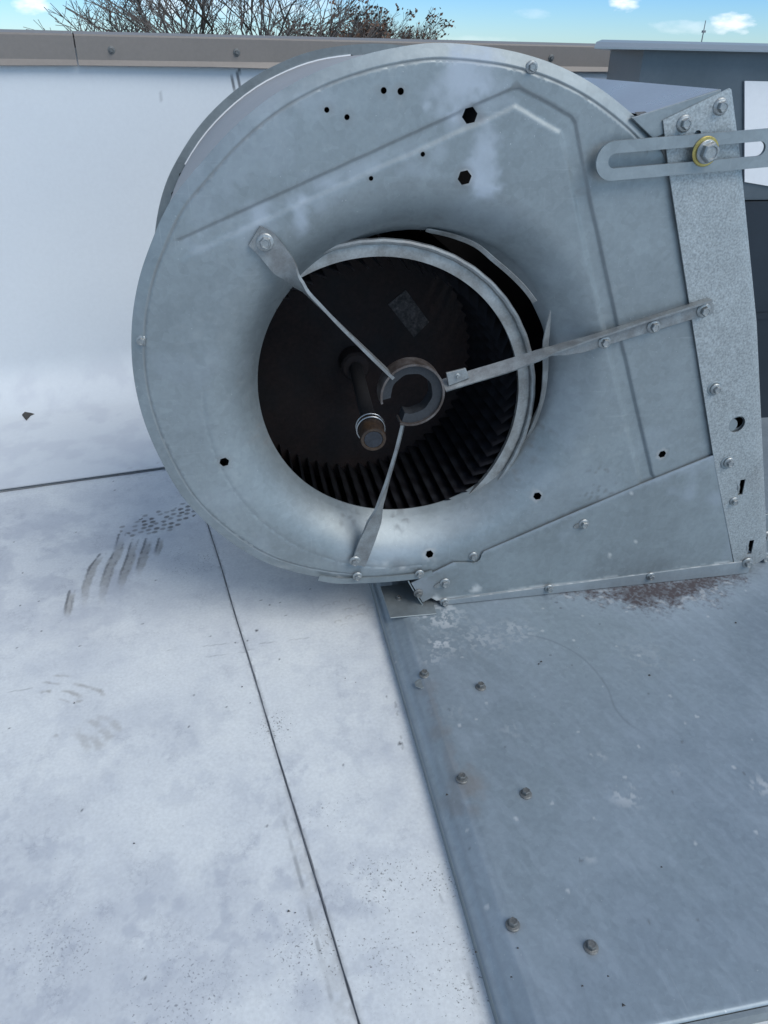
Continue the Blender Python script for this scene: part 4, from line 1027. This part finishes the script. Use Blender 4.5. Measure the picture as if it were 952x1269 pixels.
for i in range(n):
    for k in range(m): F.append((i * m + k, ((i + 1) % n) * m + k, ((i + 1) % n) * m + (k + 1) % m, i * m + (k + 1) % m))
wheel_part('rolled_edge', V, F, MT['strap'])
V, F = ring_mesh([(RI_, LW), (RI_, LW + .003), (RO2, LW + .003), (RO2, LW)], 64); wheel_part('rear_ring', V, F, MT['grime_shade'])
V, F = lathe([(RO2 - .004, 0), (RO2 - .004, .002), (.09, .003), (.06, .006), (.05, .012), (.02, .012)], 96)
o = wheel_part('centre_disc', V, F, MT['rust_dark']); o.matrix_local = Matrix.Translation((0, LM, 0)) @ RX
V, F = lathe([(.021, 0), (.021, .030), (.018, .034), (.0096, .034)], 40); o = wheel_part('hub', V, F, MT['rust_dark']); o.matrix_local = Matrix.Translation((0, LM - .010, 0)) @ RX
NB = 66; bl = None
V = []; F = []; K = 6
for yy in (.004, LM * .5, LM - .001, LM + .001, LW):
    for k in range(K + 1):
        q = k / K; r = RI_ + (RO2 - RI_ - .001) * q - .014 * (1 - q); a_ = .11 * sin(q * pi * .55)
        V.append((r * cos(a_), yy, r * sin(a_)))
for j in range(4):
    for k in range(K): F.append((j * (K + 1) + k, j * (K + 1) + k + 1, (j + 1) * (K + 1) + k + 1, (j + 1) * (K + 1) + k))
n0 = len(V)
V += [(v[0] - .0008 * sin(.1), v[1], v[2] + .0010) for v in V[:n0]]; F += [tuple(n0 + i for i in f[::-1]) for f in list(F)]
bmsh = bpy.data.meshes.new('blade'); bmsh.from_pydata(V, [], F); bmsh.materials.append(MT['blade']); bmsh.polygons.foreach_set('use_smooth', [True] * len(F))
print('wheel bottom', WC.z - .209, 'left', WC.x - .209, FP(450,721), FP(163,400))
for i in range(NB):
    o = bpy.data.objects.new('blade', bmsh); link(o, wheel); o.matrix_local = Matrix.Rotation(2 * pi * i / NB, 4, 'Y') @ Matrix.Rotation(random.uniform(-.004, .004), 4, 'Y')
# balance label on the disc
YL = YF + YW + LM - .0005
c = []
for (px, py) in ((481, 377), (503, 359), (532, 399), (513, 418)):
    d = ray(px, py); t = (YL - .0035) / d.y; c.append((d.x * t - WC.x, CAM_H + d.z * t - WC.z))
prism('disc_label', c, 0, .0009, MT['sticker'], wheel, lambda u, v, h: (u, YL - .0028 - h - WC.y, v))
# shaft, fallen out of its bearing
e0 = FP3(463, 545, .012); hubp = WC + Vector((0, LM - .03, 0)); ax = (e0 - hubp); Ls = ax.length; q = ax.to_track_quat('Z', 'Y').to_matrix().to_4x4()
shaft = bpy.data.objects.new('wheel_shaft', None); shaft.location = hubp; link(shaft, B)
V, F = lathe([(.0095, 0), (.0095, Ls - .030)], 32); o = mesh('shaft_body', V, F, MT['grime_shade'], shaft, True); o.data.set_sharp_from_angle(angle=radians(35)); o.matrix_local = q  # body coloured near-black in place of the shade around it
V, F = lathe([(.0155, Ls - .034), (.0158, Ls - .003), (.0150, Ls), (.0118, Ls + .0002), (.0112, Ls - .0012)], 40)
o = mesh('shaft_tip', V, F, MT['shaft'], shaft, True); o.data.set_sharp_from_angle(angle=radians(35)); o.matrix_local = q
V, F = lathe([(.0110, 0), (.0110, .0006)], 32); o = mesh('shaft_end_face', V, F, MT['shaft_end'], shaft); o.matrix_local = q @ Matrix.Translation((0, 0, Ls - .0010))
for dz_ in (.026, .034):
    V = []; F = []; n = 40; m = 8
    for i in range(n):
        a_ = 2 * pi * i / n
        for k in range(m): b_ = 2 * pi * k / m; V.append(((.0172 + .0014 * cos(b_)) * cos(a_), (.0172 + .0014 * cos(b_)) * sin(a_), .0014 * sin(b_)))
    for i in range(n):
        for k in range(m): F.append((i * m + k, ((i + 1) % n) * m + k, ((i + 1) % n) * m + (k + 1) % m, i * m + (k + 1) % m))
    o = mesh('retaining_ring', V, F, MT['chrome'], shaft, True); o.matrix_local = q @ Matrix.Translation((0, 0, Ls - dz_))

# ------------------------------------------------------------------ intake hood behind the outlet
YH = 1.36
def HPt(px, py, y=YH): d = ray(px, py); t = y / d.y; return (d.x * t, CAM_H + d.z * t)
hx0 = HPt(753, 100)[0]; hz1 = HPt(760, 60)[1]; hzb = HPt(930, 226)[1]
hood = thing('intake_hood', 'dark grey sheet metal intake hood with overhanging lid behind the blower outlet', 'hood', (hx0, YH, 0))
def hl(x, y, z): return (x - hx0, y - YH, z)
X1 = hx0 + 1.15; Y1 = YH + .30
fl = HPt(792, 100)[0]; bl_ = HPt(753, 90, YH + .30)[0]; q = [(fl, YH), (X1, YH), (X1, YH + .30), (bl_, YH + .30)]
V = [hl(a_, b_, z) for z in (hzb - .03, hz1) for a_, b_ in q]; F = [(0, 3, 2, 1), (4, 5, 6, 7), (0, 1, 5, 4), (1, 2, 6, 5), (2, 3, 7, 6), (3, 0, 4, 7)]
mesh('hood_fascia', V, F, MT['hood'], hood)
xl = HPt(735, 57, YH - .03)[0]
zf = HPt(800, 60.5, YH - .03)[1]; zt = zf + .0085
pr = [(YH - .030, zf - .001), (YH - .030, zf + .0015), (YH + .01, zt), (YH + .20, zt + .006), (YH + .33, zf), (YH + .33, zf - .002)]
V = []; 
for x in (xl, X1 + .03): V += [hl(HPt(737 + 13 * (y - YH + .03) / .36, 57, y)[0] if x == xl else x, y, z) for y, z in pr]
n = len(pr); F = [(i, (i + 1) % n, n + (i + 1) % n, n + i) for i in range(n)] + [tuple(range(n)), tuple(range(n, 2 * n))]
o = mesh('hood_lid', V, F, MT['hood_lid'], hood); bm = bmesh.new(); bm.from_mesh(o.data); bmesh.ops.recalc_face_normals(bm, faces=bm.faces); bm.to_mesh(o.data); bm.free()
P = [HPt(*p) for p in ((921.5, 100), (1010, 102), (1010, 240), (921.5, 225))]
prism('white_panel', P, 0, .003, MT['white_paint'], hood, lambda u, v, h: (u - hx0, -.001 - h, v))
V = []; F = []; bx = HPt(900, 300)[0] - hx0
P = [HPt(*p) for p in ((860, 218), (1010, 241), (1010, 252), (860, 230))]
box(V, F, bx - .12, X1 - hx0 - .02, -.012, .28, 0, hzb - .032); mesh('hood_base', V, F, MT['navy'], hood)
# side face of hood under the lid, and a folded seam on the dark body
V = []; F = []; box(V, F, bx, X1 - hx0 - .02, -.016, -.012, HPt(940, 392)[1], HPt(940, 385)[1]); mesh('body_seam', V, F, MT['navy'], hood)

# ------------------------------------------------------------------ radio mast far off
d = ray(868, 60); k = 420 / d.y; bx_, by_ = d.x * k, 420
zt_ = CAM_H + ray(870, 25).z / ray(870, 25).y * 420
mast = thing('radio_mast', 'thin distant radio mast on the horizon above the grey hood', 'mast', (bx_, by_, -4.6))
Hm = zt_ + 4.6
V, F = lathe([(.42, 0), (.32, Hm * .6), (.22, Hm)], 6); mesh('pole', V, F, MT['mast'], mast)
V = []; F = []; box(V, F, -.7, .9, -.6, .6, Hm * .74, Hm * .79); mesh('antenna_box', V, F, MT['mast'], mast)

# ------------------------------------------------------------------ bare trees beyond the parapet
def tree(px, dist, top_px, spread, name, label, seed, mat, depth=6, leafy=0, trunk_r=.16, lean=0, fork=.30, up=.25, twigr=.010, group='bare trees beyond the parapet', nb=(2, 3)):
    rnd = random.Random(seed); d = ray(px, 50); k = dist / sqrt(d.x ** 2 + d.y ** 2); loc = Vector((d.x * k, d.y * k, -4.6))
    dt = ray(px, top_px); topz = CAM_H + dt.z / sqrt(dt.x ** 2 + dt.y ** 2) * dist; Ht = topz + 4.6
    T_ = thing(name, label, 'tree', loc, group)
    TV, TF, CV, CF, LV, LF = [], [], [], [], [], []
    def tube(V, F, p, q, r0, r1, n):
        t = (q - p).normalized(); a_ = t.orthogonal().normalized(); b_ = t.cross(a_); s = len(V)
        for c_, r in ((p, r0), (q, r1)):
            for i in range(n): w_ = 2 * pi * i / n; V.append(tuple(c_ + a_ * (r * cos(w_)) + b_ * (r * sin(w_))))
        for i in range(n): F.append((s + i, s + (i + 1) % n, s + n + (i + 1) % n, s + n + i))
    def leaf(p, sz):
        a_ = Vector((rnd.gauss(0, 1), rnd.gauss(0, 1), rnd.gauss(0, 1))).normalized(); b_ = a_.orthogonal().normalized(); c_ = a_.cross(b_)
        s = len(LV); LV.extend([tuple(p + b_ * sz), tuple(p + c_ * sz * .6), tuple(p - b_ * sz), tuple(p - c_ * sz * .6)]); LF.append((s, s + 1, s + 2, s + 3))
    def grow(p, dr, Ln, r, lv):
        segs = 3 if lv < 4 else 2; V, F = (TV, TF) if lv == 0 else (CV, CF); pp = p; dd_ = dr
        nside = 7 if lv == 0 else (5 if lv < 3 else 3)
        for s in range(segs):
            dd_ = (dd_ + Vector((rnd.gauss(0, .12), rnd.gauss(0, .12), rnd.gauss(0, .08)))).normalized(); q = pp + dd_ * (Ln / segs)
            r1 = max(twigr * .7, r * (1 - .12 * (s + 1))); tube(V, F, pp, q, max(twigr * .7, r * (1 - .12 * s)), r1, nside)
            if lv >= 1 and lv < depth and rnd.random() < .75:
                sd = (dd_ + Vector((rnd.gauss(0, .6), rnd.gauss(0, .6), rnd.gauss(.1, .5)))).normalized(); grow(q, sd, Ln * .55, r1 * .5, lv + 2)
            pp = q
        if lv >= depth:
            if leafy and rnd.random() < leafy:
                for _ in range(5): leaf(pp + Vector((rnd.gauss(0, .12), rnd.gauss(0, .12), rnd.gauss(0, .12))), rnd.uniform(.05, .09))
            return
        for b in range(rnd.choice(nb) if lv else rnd.choice((3, 4))):
            az = rnd.uniform(0, 2 * pi); sp = rnd.uniform(.45, .95) * spread
            nd = (dd_ * 1.0 + Vector((cos(az) * sp, sin(az) * sp, up * rnd.uniform(.2, 1)))).normalized()
            grow(pp, nd, Ln * rnd.uniform(.66, .86), r * .66, lv + 1)
    L0 = Ht * fork; grow(Vector((0, 0, 0)), Vector((lean, 0, 1)).normalized(), L0, trunk_r, 0)
    # scale the skeleton so that its crown reaches the height seen
    mz = max(v[2] for v in CV); f = Ht / mz
    for V in (TV, CV, LV):
        for i, v in enumerate(V): V[i] = (v[0] * (f ** .5), v[1] * (f ** .5), v[2] * f)
    mesh('trunk', TV, TF, MT['bark'], T_); mesh('crown', CV, CF, mat, T_)
    if LV: mesh('dead_leaves', LV, LF, MT['leaf'], T_)
tree(275, 20, -150, .95, 'bare_tree', 'large bare tree with arching grey branches, left of the blower top', 3, MT['twig'], 6, 0, .11, 0, .30, .2, .009)
tree(190, 22, -60, 1.1, 'bare_tree', 'wide low bare tree left of the large arching one', 12, MT['twig'], 6, 0, .08, 0, .30, .1, .009)
tree(352, 24, -140, .9, 'bare_tree', 'bare tree between the large arching tree and the brown-leaved oak', 5, MT['twig'], 6, 0, .09, 0, .30, .2, .009)
tree(418, 27, -4, .75, 'oak_tree', 'small oak still holding brown dead leaves, above the coping', 8, MT['twig'], 7, .30, .08, 0, .36, .2, .009)
tree(478, 29, 9, .6, 'bare_tree', 'small rounded twiggy bare tree, rightmost of the row', 21, MT['twig'], 8, 0, .07, 0, .38, .2, .009, nb=(3, 3))

# ------------------------------------------------------------------ scrap and crumbs on the membrane
P = [RP(*p) for p in ((18, 503), (27, 504.5), (34, 508), (44, 514), (38, 516.5), (33, 522), (26, 514))]
zc_ = .0016
V = [(x, y, zc_ + .0008 + .003 * ((i * 7) % 3) / 3) for i, (x, y) in enumerate(P)]
c = np.mean(P, 0); V += [(c[0], c[1], zc_ + .0035)]; V += [(x, y, zc_) for x, y in P]
n = len(P); F = [(i, (i + 1) % n, n) for i in range(n)] + [(n + 1 + i, n + 1 + (i + 1) % n, (i + 1) % n, i) for i in range(n)]
o = mesh('debris_scrap', [(v[0] - c[0], v[1] - c[1], v[2]) for v in V], F, MT['scrap']); o.location = (c[0], c[1], 0)
tag(o, 'small dark torn scrap lying on the white membrane near the wall', 'scrap')
V = []; F = []
rr_ = random.Random(4)
def crumb(x, y, z, s):
    b = len(V); V.extend([(x + rr_.uniform(-s, s), y + rr_.uniform(-s, s), z), (x + s, y - s * .3, z), (x - s * .3, y + s, z), (x - s, y - s * .5, z), (x, y, z + s * 1.1)])
    F.extend([(b + 1, b + 2, b + 4), (b + 2, b + 3, b + 4), (b + 3, b + 1, b + 4), (b + 3, b + 2, b + 1)])
for px, py in ((722, 1222), (754, 1210), (773, 1246), (634, 1211), (642, 1175), (805, 837), (671, 820), (668, 823), (912, 772), (820, 1075), (590, 1180), (554, 985)):
    x, y = RP(px, py, HP); crumb(x, y, HP, rr_.uniform(.0010, .0018))
for px, py in ((318, 781), (428, 840), (300, 850), (384, 849), (404, 788), (166, 1044), (358, 1128), (366, 1130), (496, 921), (441, 845), (310, 870), (92, 870), (430, 1075), (438, 1072), (460, 1198)):
    x, y = RP(px, py, 0); crumb(x, y, -.0016, rr_.uniform(.0009, .0017))
o = mesh('grit', V, F, MT['scrap']); o['kind'] = 'stuff'; o['label'] = 'scattered dark grit on the membrane and duct'; o['category'] = 'grit'
